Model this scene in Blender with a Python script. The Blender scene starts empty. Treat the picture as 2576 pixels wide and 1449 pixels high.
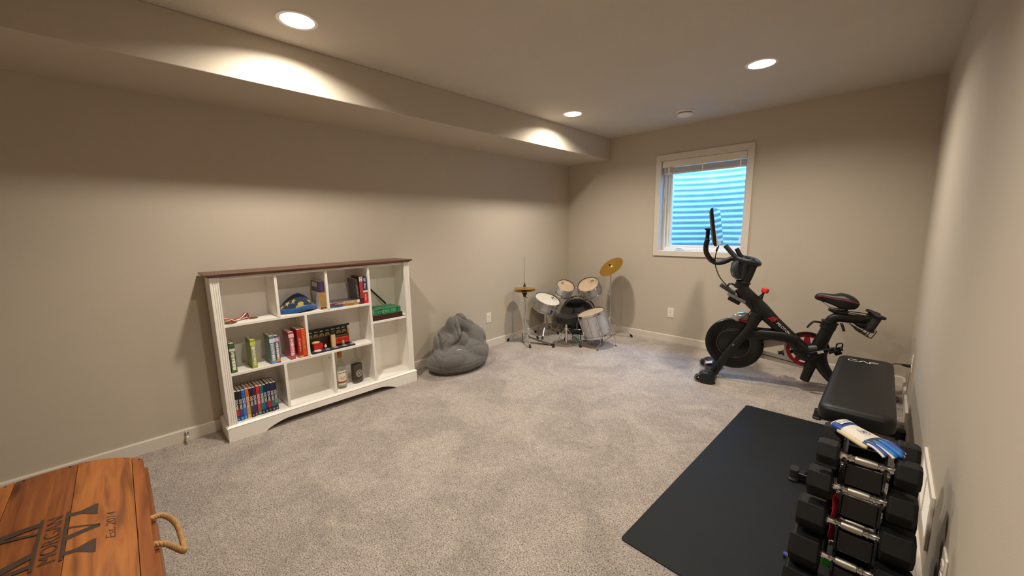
import bpy, bmesh, math, random
from mathutils import Vector, Matrix, Euler
from mathutils.bvhtree import BVHTree
random.seed(7)
PI = math.pi
scene = bpy.context.scene
COL = scene.collection

# ------------------------------------------------------------------ camera
YAW, PITCH, ROLL = -0.7752789, 0.1538368, -0.0173944
FPX = 966.287
fw = Vector((math.sin(YAW)*math.cos(PITCH), math.cos(YAW)*math.cos(PITCH), -math.sin(PITCH)))
rt = Vector((math.cos(YAW), -math.sin(YAW), 0.0))
up = rt.cross(fw)
rt, up = rt*math.cos(ROLL) + up*math.sin(ROLL), up*math.cos(ROLL) - rt*math.sin(ROLL)
cam_d = bpy.data.cameras.new('camera')
cam_d.sensor_fit = 'HORIZONTAL'; cam_d.sensor_width = 36.0
cam_d.lens = FPX/2576.0*36.0
cam_d.clip_start = 0.02
cam = bpy.data.objects.new('camera', cam_d); COL.objects.link(cam)
cm = Matrix((rt, up, -fw)).transposed().to_4x4()
cm.translation = Vector((3.23794, -4.45682, 1.36057))
cam.matrix_world = cm
scene.camera = cam

# ------------------------------------------------------------------ world, exposure, main light strengths
SKY_COLOR, SKY_STRENGTH = (0.13, 0.48, 1.0), 36.0
LAMP_COLOR, LAMP_POWER, LAMP_SPREAD, LENS_GLOW = (1.0, 0.90, 0.77), 24.5, math.radians(149), 6.0
EXPOSURE = 0.0
world = bpy.data.worlds.new('sky'); scene.world = world; world.use_nodes = True
wb = world.node_tree.nodes.get('Background') or world.node_tree.nodes.new('ShaderNodeBackground')
wb.inputs[0].default_value = (*SKY_COLOR, 1); wb.inputs[1].default_value = SKY_STRENGTH
vs = scene.view_settings
scene.display_settings.display_device = 'sRGB'
vs.view_transform = 'Standard'; vs.look = 'None'; vs.exposure = EXPOSURE; vs.gamma = 1.0; vs.use_curve_mapping = False
try:
    scene.cycles.use_denoising = True
    scene.cycles.max_bounces = 10
    scene.cycles.diffuse_bounces = 6
    scene.cycles.sample_clamp_indirect = 8.0
    scene.cycles.caustics_reflective = False
    scene.cycles.caustics_refractive = False
except Exception:
    pass

# ------------------------------------------------------------------ materials
def lin(h):
    h = h.lstrip('#'); c = [int(h[i:i+2], 16)/255 for i in (0, 2, 4)]
    return tuple(v/12.92 if v <= 0.04045 else ((v+0.055)/1.055)**2.4 for v in c)
def newmat(name):
    m = bpy.data.materials.new(name); m.use_nodes = True
    nt = m.node_tree; b = nt.nodes.get('Principled BSDF')
    return m, nt, b
_mats = {}
def M(hexc, rough=0.5, metal=0.0, var=0.06, scale=14.0, bump=0.0, bscale=150.0, spec=0.5, coat=0.0, sheen=0.0, stretch=None):
    key = (hexc, rough, metal, var, scale, bump, bscale, spec, coat, sheen, stretch)
    if key in _mats: return _mats[key]
    m, nt, b = newmat('mat_%d' % len(_mats)); N, L = nt.nodes, nt.links
    tc = N.new('ShaderNodeTexCoord'); no = N.new('ShaderNodeTexNoise')
    no.inputs['Scale'].default_value = scale; no.inputs['Detail'].default_value = 4
    src = tc.outputs['Object']
    if stretch:
        mp = N.new('ShaderNodeMapping'); mp.inputs['Scale'].default_value = stretch
        L.new(src, mp.inputs['Vector']); src = mp.outputs['Vector']
    L.new(src, no.inputs['Vector'])
    r = N.new('ShaderNodeValToRGB'); c = lin(hexc)
    r.color_ramp.elements[0].position = 0.3; r.color_ramp.elements[1].position = 0.7
    r.color_ramp.elements[0].color = (*[v*(1-var) for v in c], 1)
    r.color_ramp.elements[1].color = (*[min(1, v*(1+var)) for v in c], 1)
    L.new(no.outputs['Fac'], r.inputs['Fac']); L.new(r.outputs['Color'], b.inputs['Base Color'])
    b.inputs['Roughness'].default_value = rough; b.inputs['Metallic'].default_value = metal
    b.inputs['Specular IOR Level'].default_value = spec
    if coat: b.inputs['Coat Weight'].default_value = coat; b.inputs['Coat Roughness'].default_value = 0.08
    if sheen: b.inputs['Sheen Weight'].default_value = sheen
    if bump:
        n2 = N.new('ShaderNodeTexNoise'); n2.inputs['Scale'].default_value = bscale; n2.inputs['Detail'].default_value = 3
        L.new(src, n2.inputs['Vector'])
        bp = N.new('ShaderNodeBump'); bp.inputs['Strength'].default_value = 1.0; bp.inputs['Distance'].default_value = bump
        L.new(n2.outputs['Fac'], bp.inputs['Height']); L.new(bp.outputs['Normal'], b.inputs['Normal'])
    _mats[key] = m
    return m

def wood_mat(name, dark, mid, light, axis_scale, rough=0.45, knots=True, seed=0.0):
    """long grain along the axis with the small scale; knots as warped dark blobs"""
    m, nt, b = newmat(name); N, L = nt.nodes, nt.links
    tc = N.new('ShaderNodeTexCoord'); mp = N.new('ShaderNodeMapping')
    mp.inputs['Scale'].default_value = axis_scale; mp.inputs['Location'].default_value = (seed, seed*1.7, seed*0.6)
    L.new(tc.outputs['Object'], mp.inputs['Vector'])
    n1 = N.new('ShaderNodeTexNoise'); n1.inputs['Scale'].default_value = 1.0; n1.inputs['Detail'].default_value = 6
    n1.inputs['Distortion'].default_value = 1.4
    L.new(mp.outputs['Vector'], n1.inputs['Vector'])
    r = N.new('ShaderNodeValToRGB'); e = r.color_ramp.elements
    e[0].position = 0.30; e[0].color = (*lin(dark), 1); e[1].position = 0.70; e[1].color = (*lin(light), 1)
    k = e.new(0.5); k.color = (*lin(mid), 1)
    L.new(n1.outputs['Fac'], r.inputs['Fac'])
    col = r.outputs['Color']
    if knots:
        mp2 = N.new('ShaderNodeMapping'); mp2.inputs['Scale'].default_value = tuple(max(2.6, s*0.42) for s in axis_scale)
        mp2.inputs['Location'].default_value = (seed*0.37, seed*2.1, seed)
        L.new(tc.outputs['Object'], mp2.inputs['Vector'])
        vo = N.new('ShaderNodeTexVoronoi'); vo.inputs['Scale'].default_value = 1.0; vo.inputs['Randomness'].default_value = 1.0
        L.new(mp2.outputs['Vector'], vo.inputs['Vector'])
        kr = N.new('ShaderNodeValToRGB'); ke = kr.color_ramp.elements
        ke[0].position = 0.05; ke[0].color = (1, 1, 1, 1); ke[1].position = 0.24; ke[1].color = (0, 0, 0, 1)
        L.new(vo.outputs['Distance'], kr.inputs['Fac'])
        mx = N.new('ShaderNodeMix'); mx.data_type = 'RGBA'
        mx.inputs[7].default_value = (*[v*0.45 for v in lin(dark)], 1)
        L.new(kr.outputs['Color'], mx.inputs[0]); L.new(col, mx.inputs[6]); col = mx.outputs[2]
    L.new(col, b.inputs['Base Color']); b.inputs['Roughness'].default_value = rough
    bp = N.new('ShaderNodeBump'); bp.inputs['Distance'].default_value = 0.0006
    L.new(n1.outputs['Fac'], bp.inputs['Height']); L.new(bp.outputs['Normal'], b.inputs['Normal'])
    return m

def carpet_mat():
    m, nt, b = newmat('carpet'); N, L = nt.nodes, nt.links
    tc = N.new('ShaderNodeTexCoord')
    nf = N.new('ShaderNodeTexNoise'); nf.inputs['Scale'].default_value = 168; nf.inputs['Detail'].default_value = 5; nf.inputs['Roughness'].default_value = 0.72
    nf.inputs['Distortion'].default_value = 0.6
    nl = N.new('ShaderNodeTexNoise'); nl.inputs['Scale'].default_value = 3.2; nl.inputs['Detail'].default_value = 5; nl.inputs['Distortion'].default_value = 0.8
    nm = N.new('ShaderNodeTexNoise'); nm.inputs['Scale'].default_value = 26; nm.inputs['Detail'].default_value = 3
    for n in (nf, nl, nm): L.new(tc.outputs['Object'], n.inputs['Vector'])
    r = N.new('ShaderNodeValToRGB'); e = r.color_ramp.elements
    e[0].position = 0.36; e[0].color = (*lin('#665a50'), 1); e[1].position = 0.63; e[1].color = (*lin('#f2e8df'), 1)
    k = e.new(0.45); k.color = (*lin('#b3a598'), 1); k2 = e.new(0.52); k2.color = (*lin('#d9cdc1'), 1)
    L.new(nf.outputs['Fac'], r.inputs['Fac'])
    r2 = N.new('ShaderNodeValToRGB'); e2 = r2.color_ramp.elements
    e2[0].position = 0.40; e2[0].color = (0.79, 0.785, 0.79, 1); e2[1].position = 0.60; e2[1].color = (1, 1, 1, 1)
    L.new(nl.outputs['Fac'], r2.inputs['Fac'])
    r3 = N.new('ShaderNodeValToRGB'); e3 = r3.color_ramp.elements
    e3[0].position = 0.35; e3[0].color = (0.86, 0.85, 0.86, 1); e3[1].position = 0.65; e3[1].color = (1, 1, 1, 1)
    L.new(nm.outputs['Fac'], r3.inputs['Fac'])
    x1 = N.new('ShaderNodeMix'); x1.data_type = 'RGBA'; x1.blend_type = 'MULTIPLY'; x1.inputs[0].default_value = 1
    x2 = N.new('ShaderNodeMix'); x2.data_type = 'RGBA'; x2.blend_type = 'MULTIPLY'; x2.inputs[0].default_value = 1
    L.new(r.outputs['Color'], x1.inputs[6]); L.new(r2.outputs['Color'], x1.inputs[7])
    L.new(x1.outputs[2], x2.inputs[6]); L.new(r3.outputs['Color'], x2.inputs[7])
    L.new(x2.outputs[2], b.inputs['Base Color'])
    b.inputs['Roughness'].default_value = 0.95; b.inputs['Specular IOR Level'].default_value = 0.1
    b.inputs['Sheen Weight'].default_value = 0.15
    bp = N.new('ShaderNodeBump'); bp.inputs['Distance'].default_value = 0.012; bp.inputs['Strength'].default_value = 0.9
    L.new(nf.outputs['Fac'], bp.inputs['Height']); L.new(bp.outputs['Normal'], b.inputs['Normal'])
    return m

def emit_mat(name, color, strength):
    m, nt, b = newmat(name); N, L = nt.nodes, nt.links
    N.remove(b); e = N.new('ShaderNodeEmission'); out = N.get('Material Output')
    e.inputs[0].default_value = (*color, 1); e.inputs[1].default_value = strength
    L.new(e.outputs[0], out.inputs[0])
    return m

def pane_mat(name, tint=(0.93, 0.97, 1.0), refl=0.07):
    """thin sheet: passes light straight through, with a weak mirror reflection"""
    m, nt, b = newmat(name); N, L = nt.nodes, nt.links
    N.remove(b); out = N.get('Material Output')
    t = N.new('ShaderNodeBsdfTransparent'); t.inputs[0].default_value = (*tint, 1)
    g = N.new('ShaderNodeBsdfGlossy'); g.inputs['Roughness'].default_value = 0.02
    lw = N.new('ShaderNodeLayerWeight'); lw.inputs['Blend'].default_value = 0.5
    pw = N.new('ShaderNodeMath'); pw.operation = 'POWER'; pw.inputs[1].default_value = 5.0
    fr = N.new('ShaderNodeMath'); fr.operation = 'MULTIPLY_ADD'; fr.inputs[1].default_value = 0.90; fr.inputs[2].default_value = 0.035
    L.new(lw.outputs['Facing'], pw.inputs[0]); L.new(pw.outputs[0], fr.inputs[0])
    mx = N.new('ShaderNodeMixShader')
    L.new(fr.outputs[0], mx.inputs[0]); L.new(t.outputs[0], mx.inputs[1]); L.new(g.outputs[0], mx.inputs[2])
    L.new(mx.outputs[0], out.inputs[0])
    return m

def glass_mat(name, color, rough=0.02):
    m, nt, b = newmat(name)
    b.inputs['Base Color'].default_value = (*lin(color), 1)
    b.inputs['Transmission Weight'].default_value = 1.0
    b.inputs['Roughness'].default_value = rough; b.inputs['IOR'].default_value = 1.3
    return m

WALL = M('#c2b8a8', 0.72, var=0.015, scale=2.0, bump=0.0003, bscale=240, spec=0.25)
CEIL = M('#c9c1b4', 0.85, var=0.02, scale=3.0, bump=0.0022, bscale=70, spec=0.2)
TRIM = M('#d9d2c6', 0.45, var=0.02, scale=5)
WHITE = M('#eeeae2', 0.42, var=0.02, scale=6)
PLATE = M('#e8e2d6', 0.35, var=0.01)
CARPET = carpet_mat()
CHROME = M('#d9d9dc', 0.14, 1.0, var=0.03)
STEEL = M('#b9bbc0', 0.25, 1.0, var=0.04)
BLACK = M('#0e0e0e', 0.45, var=0.15)
BLACKP = M('#0b0b0c', 0.34, var=0.15)
RUBBER = M('#191919', 0.62, var=0.12, bump=0.0004, bscale=500)
SATIN = M('#0d0e0f', 0.42, var=0.1)

# ------------------------------------------------------------------ mesh builder
class MB:
    def __init__(s): s.v = []; s.f = []
    def add(s, vs_, fs_, mtx=None):
        o = len(s.v)
        s.v += [tuple(mtx @ Vector(p)) if mtx is not None else tuple(p) for p in vs_]
        s.f += [tuple(i+o for i in f) for f in fs_]
        return s
    def box(s, a, b, mtx=None):
        x0, y0, z0 = a; x1, y1, z1 = b
        return s.add([(x0,y0,z0),(x1,y0,z0),(x1,y1,z0),(x0,y1,z0),(x0,y0,z1),(x1,y0,z1),(x1,y1,z1),(x0,y1,z1)],
                     [(0,3,2,1),(4,5,6,7),(0,1,5,4),(1,2,6,5),(2,3,7,6),(3,0,4,7)], mtx)
    def loft(s, rings, caps=True, closed=False):
        n = len(rings[0]); o = len(s.v)
        for r in rings: s.v += [tuple(p) for p in r]
        m = len(rings)
        for i in range(m if closed else m-1):
            a = o+i*n; b = o+((i+1) % m)*n
            for j in range(n):
                s.f.append((a+j, a+(j+1) % n, b+(j+1) % n, b+j))
        if caps and not closed:
            s.f.append(tuple(range(o+n-1, o-1, -1))); s.f.append(tuple(range(o+(m-1)*n, o+m*n)))
        return s
    def tube(s, pts, r, n=10, axis=None, caps=True, closed=False, power=2.0, mtx=None):
        """r: number, list of numbers, or list of (a, b) half sizes; axis = fixed binormal (b direction)"""
        P = [Vector(p) for p in pts]; m = len(P)
        R = r if isinstance(r, (list, tuple)) else [r]*m
        if isinstance(r, tuple): R = [r]*m
        rings = []; prevN = None
        for i in range(m):
            if closed: T = P[(i+1) % m]-P[i-1]
            elif i == 0: T = P[1]-P[0]
            elif i == m-1: T = P[-1]-P[-2]
            else: T = (P[i]-P[i-1]).normalized()+(P[i+1]-P[i]).normalized()
            T.normalize()
            if axis is not None:
                B = Vector(axis); Nn = B.cross(T); Nn.normalize(); B = T.cross(Nn) if abs(T.dot(B)) > 1e-3 else B
            else:
                if prevN is None:
                    a = Vector((0,0,1)) if abs(T.z) < 0.9 else Vector((1,0,0))
                    Nn = (a - T*a.dot(T)).normalized()
                else:
                    Nn = (prevN - T*prevN.dot(T)).normalized()
                prevN = Nn; B = T.cross(Nn)
            ra, rb = (R[i] if isinstance(R[i], (list, tuple)) else (R[i], R[i]))
            ring = []
            for j in range(n):
                t = 2*PI*j/n; c, q = math.cos(t), math.sin(t)
                if power != 2.0:
                    c = math.copysign(abs(c)**(2/power), c); q = math.copysign(abs(q)**(2/power), q)
                p = P[i]+Nn*(ra*c)+B*(rb*q)
                ring.append(mtx @ p if mtx is not None else p)
            rings.append(ring)
        return s.loft(rings, caps, closed)
    def cyl(s, p0, p1, r0, r1=None, n=24, caps=True):
        return s.tube([p0, p1], [r0, r0 if r1 is None else r1], n, caps=caps)
    def lathe(s, prof, n=32, mtx=None):
        o = len(s.v); idx = []
        for r, z in prof:
            if r < 1e-6:
                idx.append([len(s.v)]); p = Vector((0,0,z)); s.v.append(tuple(mtx @ p if mtx is not None else p))
            else:
                row = []
                for j in range(n):
                    t = 2*PI*j/n; p = Vector((r*math.cos(t), r*math.sin(t), z))
                    row.append(len(s.v)); s.v.append(tuple(mtx @ p if mtx is not None else p))
                idx.append(row)
        for a, b in zip(idx[:-1], idx[1:]):
            if len(a) == 1 and len(b) == 1: continue
            for j in range(n):
                k = (j+1) % n
                if len(a) == 1: s.f.append((a[0], b[k], b[j]))
                elif len(b) == 1: s.f.append((a[j], a[k], b[0]))
                else: s.f.append((a[j], a[k], b[k], b[j]))
        return s
    def prism(s, poly, d0, d1, fn):
        """poly of 2-d points, extruded between d0 and d1; fn(a, b, d) -> 3-d point"""
        n = len(poly)
        vs_ = [fn(a, b, d0) for a, b in poly]+[fn(a, b, d1) for a, b in poly]
        fs_ = [tuple(range(n-1, -1, -1)), tuple(range(n, 2*n))]+[(i, (i+1) % n, n+(i+1) % n, n+i) for i in range(n)]
        return s.add(vs_, fs_)
    def ring_plate(s, outer, inner, d0, d1, fn):
        """plate between two loops with the same point count"""
        n = len(outer)
        vs_ = [fn(a, b, d0) for a, b in outer]+[fn(a, b, d0) for a, b in inner]+[fn(a, b, d1) for a, b in outer]+[fn(a, b, d1) for a, b in inner]
        fs_ = []
        for i in range(n):
            k = (i+1) % n
            fs_ += [(i, k, n+k, n+i), (2*n+i, 3*n+i, 3*n+k, 2*n+k), (i, 2*n+i, 2*n+k, k), (n+i, n+k, 3*n+k, 3*n+i)]
        return s.add(vs_, fs_)
    def ell(s, c, r, nu=24, nv=14, mtx=None):
        prof = [(math.sin(PI*i/nv), -math.cos(PI*i/nv)) for i in range(nv+1)]
        prof[0] = (0, -1); prof[-1] = (0, 1)
        mm = Matrix.Translation(c) @ Matrix.Diagonal((*r, 1))
        return s.lathe(prof, nu, mtx @ mm if mtx is not None else mm)
    def grid(s, fn, nu, nv):
        o = len(s.v)
        for i in range(nu+1):
            for j in range(nv+1): s.v.append(tuple(fn(i/nu, j/nv)))
        for i in range(nu):
            for j in range(nv):
                a = o+i*(nv+1)+j
                s.f.append((a, a+nv+1, a+nv+2, a+1))
        return s
    def build(s, name, mat, parent=None, smooth=35, bevel=0, seg=2, sub=0, label=None, recalc=True):
        me = bpy.data.meshes.new(name); me.from_pydata(s.v, [], s.f); me.validate(); me.update()
        bm = bmesh.new(); bm.from_mesh(me)
        if recalc: bmesh.ops.recalc_face_normals(bm, faces=bm.faces)
        bm.to_mesh(me); bm.free()
        if smooth:
            me.polygons.foreach_set('use_smooth', [True]*len(me.polygons))
            try: me.set_sharp_from_angle(angle=math.radians(smooth))
            except Exception: pass
        me.materials.append(mat)
        o = bpy.data.objects.new(name, me); COL.objects.link(o)
        if parent is not None: o.parent = parent
        if bevel:
            b = o.modifiers.new('bevel', 'BEVEL'); b.width = bevel; b.segments = seg; b.limit_method = 'ANGLE'; b.angle_limit = math.radians(40)
        if sub:
            q = o.modifiers.new('subdivision', 'SUBSURF'); q.levels = sub; q.render_levels = sub
        if label: o['label'] = label
        return o

def tag(o, label, cat, group=None):
    o['label'] = label; o['category'] = cat
    if group: o['group'] = group
    return o
def thing(name, label, cat, loc=(0,0,0), rotz=0.0, group=None, rot=None):
    o = bpy.data.objects.new(name, None); COL.objects.link(o); o.empty_display_size = 0.05
    o.location = loc; o.rotation_euler = rot if rot is not None else (0, 0, rotz)
    return tag(o, label, cat, group)
def struct(o):
    o['kind'] = 'structure'; return o
def spart(name, loc=(0,0,0)):
    o = bpy.data.objects.new(name, None); COL.objects.link(o); o.location = loc; o['kind'] = 'structure'; return o
def copy_tree(o, parent=None, loc=None, label=None):
    c = o.copy(); COL.objects.link(c); c.parent = parent
    if loc is not None: c.location = loc
    if label: c['label'] = label
    for ch in list(o.children): copy_tree(ch, c)
    return c
def frame(origin, z, x=None):
    z = Vector(z).normalized()
    a = Vector(x) if x is not None else (Vector((0,0,1)) if abs(z.z) < 0.9 else Vector((1,0,0)))
    x = (a - z*a.dot(z)).normalized(); y = z.cross(x)
    m = Matrix((x, y, z)).transposed().to_4x4(); m.translation = Vector(origin); return m
def spline(pts, k=6):
    """Catmull-Rom through 3-d points"""
    P = [Vector(p) for p in pts]; out = []
    for i in range(len(P)-1):
        p0 = P[max(i-1, 0)]; p1 = P[i]; p2 = P[i+1]; p3 = P[min(i+2, len(P)-1)]
        for j in range(k):
            t = j/k
            out.append(0.5*((2*p1)+(p2-p0)*t+(2*p0-5*p1+4*p2-p3)*t*t+(3*p1-p0-3*p2+p3)*t**3))
    out.append(P[-1]); return out
def interp(pts, k=6):
    return [tuple(p) for p in spline([(*p, 0) if len(p) == 2 else p for p in pts], k)]
_txt = {}
def text2d(s, bold=0.0, shear=0.0):
    """outline of a word as flat faces; height of capitals about 1, x from 0 to width"""
    key = (s, bold, shear)
    if key not in _txt:
        cu = bpy.data.curves.new('lettering', 'FONT'); cu.body = s; cu.size = 1.38; cu.offset = bold; cu.shear = shear
        cu.resolution_u = 3
        ob = bpy.data.objects.new('lettering', cu); COL.objects.link(ob)
        dg = bpy.context.evaluated_depsgraph_get(); me = bpy.data.meshes.new_from_object(ob.evaluated_get(dg))
        vs_ = [(v.co.x, v.co.y) for v in me.vertices]; fs_ = [tuple(p.vertices) for p in me.polygons]
        bpy.data.objects.remove(ob); bpy.data.curves.remove(cu); bpy.data.meshes.remove(me)
        x0 = min(v[0] for v in vs_); x1 = max(v[0] for v in vs_)
        _txt[key] = ([(v[0]-x0, v[1]) for v in vs_], fs_, x1-x0)
    return _txt[key]
def lettering(mb, s, fn, width=None, height=1.0, bold=0.0, shear=0.0, center=True):
    """fn(u, v) -> 3-d; the word spans `width` along u and `height` along v"""
    vs_, fs_, w = text2d(s, bold, shear)
    kx = (width/w) if width else height
    off = -w*kx/2 if center else 0.0
    mb.add([fn(x*kx+off, (y-(0.5 if center else 0))*height) for x, y in vs_], fs_)
    return mb

def marks(mb, fn, width, height, seed=1):
    """row of small unreadable strokes standing for print too small to read"""
    rnd = random.Random(seed); x = -width/2
    while x < width/2:
        w = height*rnd.uniform(0.28, 0.6); hh = height*rnd.uniform(0.7, 1.0)
        if rnd.random() < 0.14: x += w; continue
        x1 = min(x+w*0.78, width/2)
        xb = x+w*0.26
        mb.add([fn(x, -hh/2), fn(xb, -hh/2), fn(xb, hh/2), fn(x, hh/2)], [(0, 1, 2, 3)])
        if x1 > xb:
            mb.add([fn(xb, -hh/2), fn(x1, -hh/2), fn(x1, -hh/2+height*0.22), fn(xb, -hh/2+height*0.22)], [(0, 1, 2, 3)])
            if rnd.random() < 0.6: mb.add([fn(xb, hh/2-height*0.2), fn(x1, hh/2-height*0.2), fn(x1, hh/2), fn(xb, hh/2)], [(0, 1, 2, 3)])
        x += w
    return mb

# ------------------------------------------------------------------ room shell
W, H, YF, SX, SZ = 3.44, 2.44, -5.7, 0.636, 2.184
struct(MB().box((-0.15, YF-0.15, -0.12), (W+0.15, 0.22, 0.0)).build('floor', CARPET, smooth=0))
struct(MB().box((-0.15, YF-0.15, 0), (0, 0.2, 2.62)).build('wall_left', WALL, smooth=0))
struct(MB().box((W, YF-0.15, 0), (W+0.15, 0.2, 2.62)).build('wall_right', WALL, smooth=0))
struct(MB().box((0, YF-0.15, 0), (W, YF, 2.62)).build('wall_front', WALL, smooth=0))
OX0, OX1, OZ0, OZ1 = 1.285, 2.175, 1.061, 2.10
wbk = MB()
wbk.box((0, 0, 0), (OX0, 0.2, 2.62)).box((OX1, 0, 0), (W, 0.2, 2.62)).box((OX0, 0, 0), (OX1, 0.2, OZ0)).box((OX0, 0, OZ1), (OX1, 0.2, 2.62))
struct(wbk.build('wall_back', WALL, smooth=0))
LIGHTS = [(0.945, -3.664), (0.945, -1.24), (2.501, -1.24), (2.501, -3.664)]
HOLE = 0.079
cb = MB()
xs = [0, 0.945-0.12, 0.945+0.12, 2.501-0.12, 2.501+0.12, W]
ys = [YF, -3.664-0.12, -3.664+0.12, -1.24-0.12, -1.24+0.12, 0]
for i in range(5):
    for j in range(5):
        x0, x1, y0, y1 = xs[i], xs[i+1], ys[j], ys[j+1]
        if i in (1, 3) and j in (1, 3):
            cx, cy = (x0+x1)/2, (y0+y1)/2; n = 40; vo = []; vi = []
            for k in range(n):
                t = 2*PI*k/n+PI/4; c, s_ = math.cos(t), math.sin(t); q = 0.12/max(abs(c), abs(s_))
                vo.append((cx+c*q, cy+s_*q, H)); vi.append((cx+c*HOLE, cy+s_*HOLE, H))
            cb.add(vo+vi, [(k, n+k, n+(k+1) % n, (k+1) % n) for k in range(n)])
        else:
            cb.add([(x0, y0, H), (x0, y1, H), (x1, y1, H), (x1, y0, H)], [(0, 1, 2, 3)])
cb.box((-0.15, YF-0.15, 2.62), (W+0.15, 0.2, 2.70))
struct(cb.build('ceiling', CEIL, smooth=0, recalc=False))
struct(MB().box((0, YF, SZ), (SX, 0, H)).build('ceiling_soffit', WALL, smooth=0, bevel=0.004))

def baseboard(name, p0, p1, nrm):
    """board with an eased top edge running from p0 to p1; nrm points into the room"""
    p0, p1, n = Vector(p0), Vector(p1), Vector(nrm)
    prof = [(0, 0), (0.0135, 0), (0.0135, 0.074), (0.009, 0.081), (0, 0.081)]
    mb = MB(); mb.loft([[p0+n*a+Vector((0,0,b)) for a, b in prof], [p1+n*a+Vector((0,0,b)) for a, b in prof]])
    return struct(mb.build(name, TRIM, smooth=0))
baseboard('baseboard_left', (0, YF, 0), (0, 0, 0), (1, 0, 0))
baseboard('baseboard_back', (0, 0, 0), (W, 0, 0), (0, -1, 0))
baseboard('baseboard_right', (W, YF, 0), (W, 0, 0), (-1, 0, 0))
baseboard('baseboard_front', (0, YF, 0), (W, YF, 0), (0, 1, 0))

# ------------------------------------------------------------------ recessed ceiling lights
LENS = emit_mat('lamp_lens', LAMP_COLOR, LENS_GLOW)
def ceiling_light():
    t = thing('ceiling_light', '', 'ceiling light', (*LIGHTS[0], H), group='recessed ceiling lights')
    MB().lathe([(0.078, 0.0), (0.079, -0.004), (0.088, -0.0065), (0.097, -0.004), (0.099, 0.0)], 48).build('trim_ring', WHITE, t)
    MB().lathe([(0.078, -0.001), (0.072, 0.012), (0.064, 0.030), (0.062, 0.045), (0.0, 0.046)], 48).build('can', WHITE, t)
    MB().lathe([(0.0, 0.024), (0.030, 0.0248), (0.052, 0.0275), (0.0635, 0.032)], 48).build('lens', LENS, t)
    ld = bpy.data.lights.new('lamp', 'AREA'); ld.shape = 'DISK'; ld.size = 0.118; ld.energy = LAMP_POWER; ld.color = LAMP_COLOR; ld.spread = LAMP_SPREAD
    lo = bpy.data.objects.new('lamp', ld); COL.objects.link(lo); lo.parent = t; lo.location = (0, 0, 0.0225)
    return t
cl = ceiling_light()
cl['label'] = 'round recessed ceiling light nearest the viewer, beside the soffit above the bookcase'
copy_tree(cl, loc=(*LIGHTS[1], H), label='round recessed ceiling light above the drum corner, beside the soffit')
copy_tree(cl, loc=(*LIGHTS[2], H), label='round recessed ceiling light near the right wall above the exercise bike')
copy_tree(cl, loc=(*LIGHTS[3], H), label='round recessed ceiling light over the rubber mat, out of view above the dumbbells')

# ------------------------------------------------------------------ smoke detector
t = thing('smoke_detector', 'white round smoke detector on the ceiling in front of the window wall', 'smoke detector', (1.722, -0.50, H))
MB().lathe([(0, 0), (0.083, 0), (0.083, -0.010), (0.076, -0.016), (0, -0.016)], 40).build('base_plate', WHITE, t)
MB().lathe([(0.066, -0.016), (0.068, -0.026), (0.0, -0.026)], 40).build('vent_band', M('#8f887c', 0.6), t)
MB().lathe([(0.0, -0.026), (0.070, -0.026), (0.070, -0.036), (0.060, -0.042), (0.030, -0.042), (0.028, -0.045), (0, -0.046)], 40).build('cover', WHITE, t)

# ------------------------------------------------------------------ window
w1 = spart('window_1', (1.73, 0, 1.076))
def wl(mb, name, mat, parent=w1, bevel=0.003, **k):
    o = mb.build(name, mat, parent, smooth=0, bevel=bevel, **k); o.location = -Vector((1.73, 0, 1.076)) if parent is w1 else (0, 0, 0); return o
CX0, CX1, CZ0, CZ1 = 1.24, 2.22, 1.015, 2.150
IX0, IX1, IZ0, IZ1 = 1.30, 2.16, 1.076, 2.085
VIN = M('#f0ece4', 0.35, var=0.01)
for poly in ([(CX0, CZ1), (CX1, CZ1), (IX1, IZ1), (IX0, IZ1)], [(CX0, CZ0), (CX1, CZ0), (IX1, IZ0), (IX0, IZ0)],
             [(CX0, CZ0), (CX0, CZ1), (IX0, IZ1), (IX0, IZ0)], [(CX1, CZ0), (CX1, CZ1), (IX1, IZ1), (IX1, IZ0)]):
    wl(MB().prism(poly, 0, -0.018, lambda a, b, d: (a, d, b)), 'casing_board', TRIM, bevel=0.0025)
for a, b in (((OX0, 0, OZ0), (IX0, 0.2, OZ1)), ((IX1, 0, OZ0), (OX1, 0.2, OZ1)), ((IX0, 0, OZ0), (IX1, 0.2, IZ0)), ((IX0, 0, IZ1), (IX1, 0.2, OZ1))):
    wl(MB().box(a, b), 'jamb_board', TRIM, bevel=0)
def frame_rails(name, x0, x1, z0, z1, wl_, wr_, w, y0, y1, mat):
    for a, b in (((x0, y0, z0), (x0+wl_, y1, z1)), ((x1-wr_, y0, z0), (x1, y1, z1)), ((x0+wl_, y0, z0), (x1-wr_, y1, z0+w)), ((x0+wl_, y0, z1-w), (x1-wr_, y1, z1))):
        wl(MB().box(a, b), name, mat)
frame_rails('frame_rail', IX0, IX1, IZ0, IZ1, 0.036, 0.010, 0.030, 0.075, 0.16, VIN)
frame_rails('sash_rail', IX0+0.038, IX1-0.012, IZ0+0.030, IZ1-0.036, 0.056, 0.020, 0.030, 0.095, 0.14, VIN)
for x in (IX0+0.046, IX0+0.070):
    wl(MB().box((x, 0.0935, IZ0+0.04), (x+0.003, 0.0955, IZ1-0.05)), 'sash_groove', M('#8d949a', 0.5), bevel=0)
wl(MB().box((IX0+0.090, 0.116, IZ0+0.056), (IX1-0.030, 0.120, IZ1-0.062)), 'pane', pane_mat('window_pane'), bevel=0)
ck = MB(); ck.box((1.46, 0.060, 1.080), (1.56, 0.080, 1.100)); ck.tube([(1.475, 0.062, 1.098), (1.50, 0.052, 1.106), (1.55, 0.050, 1.106)], 0.006, 8)
wl(ck, 'crank_handle', VIN)
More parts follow.
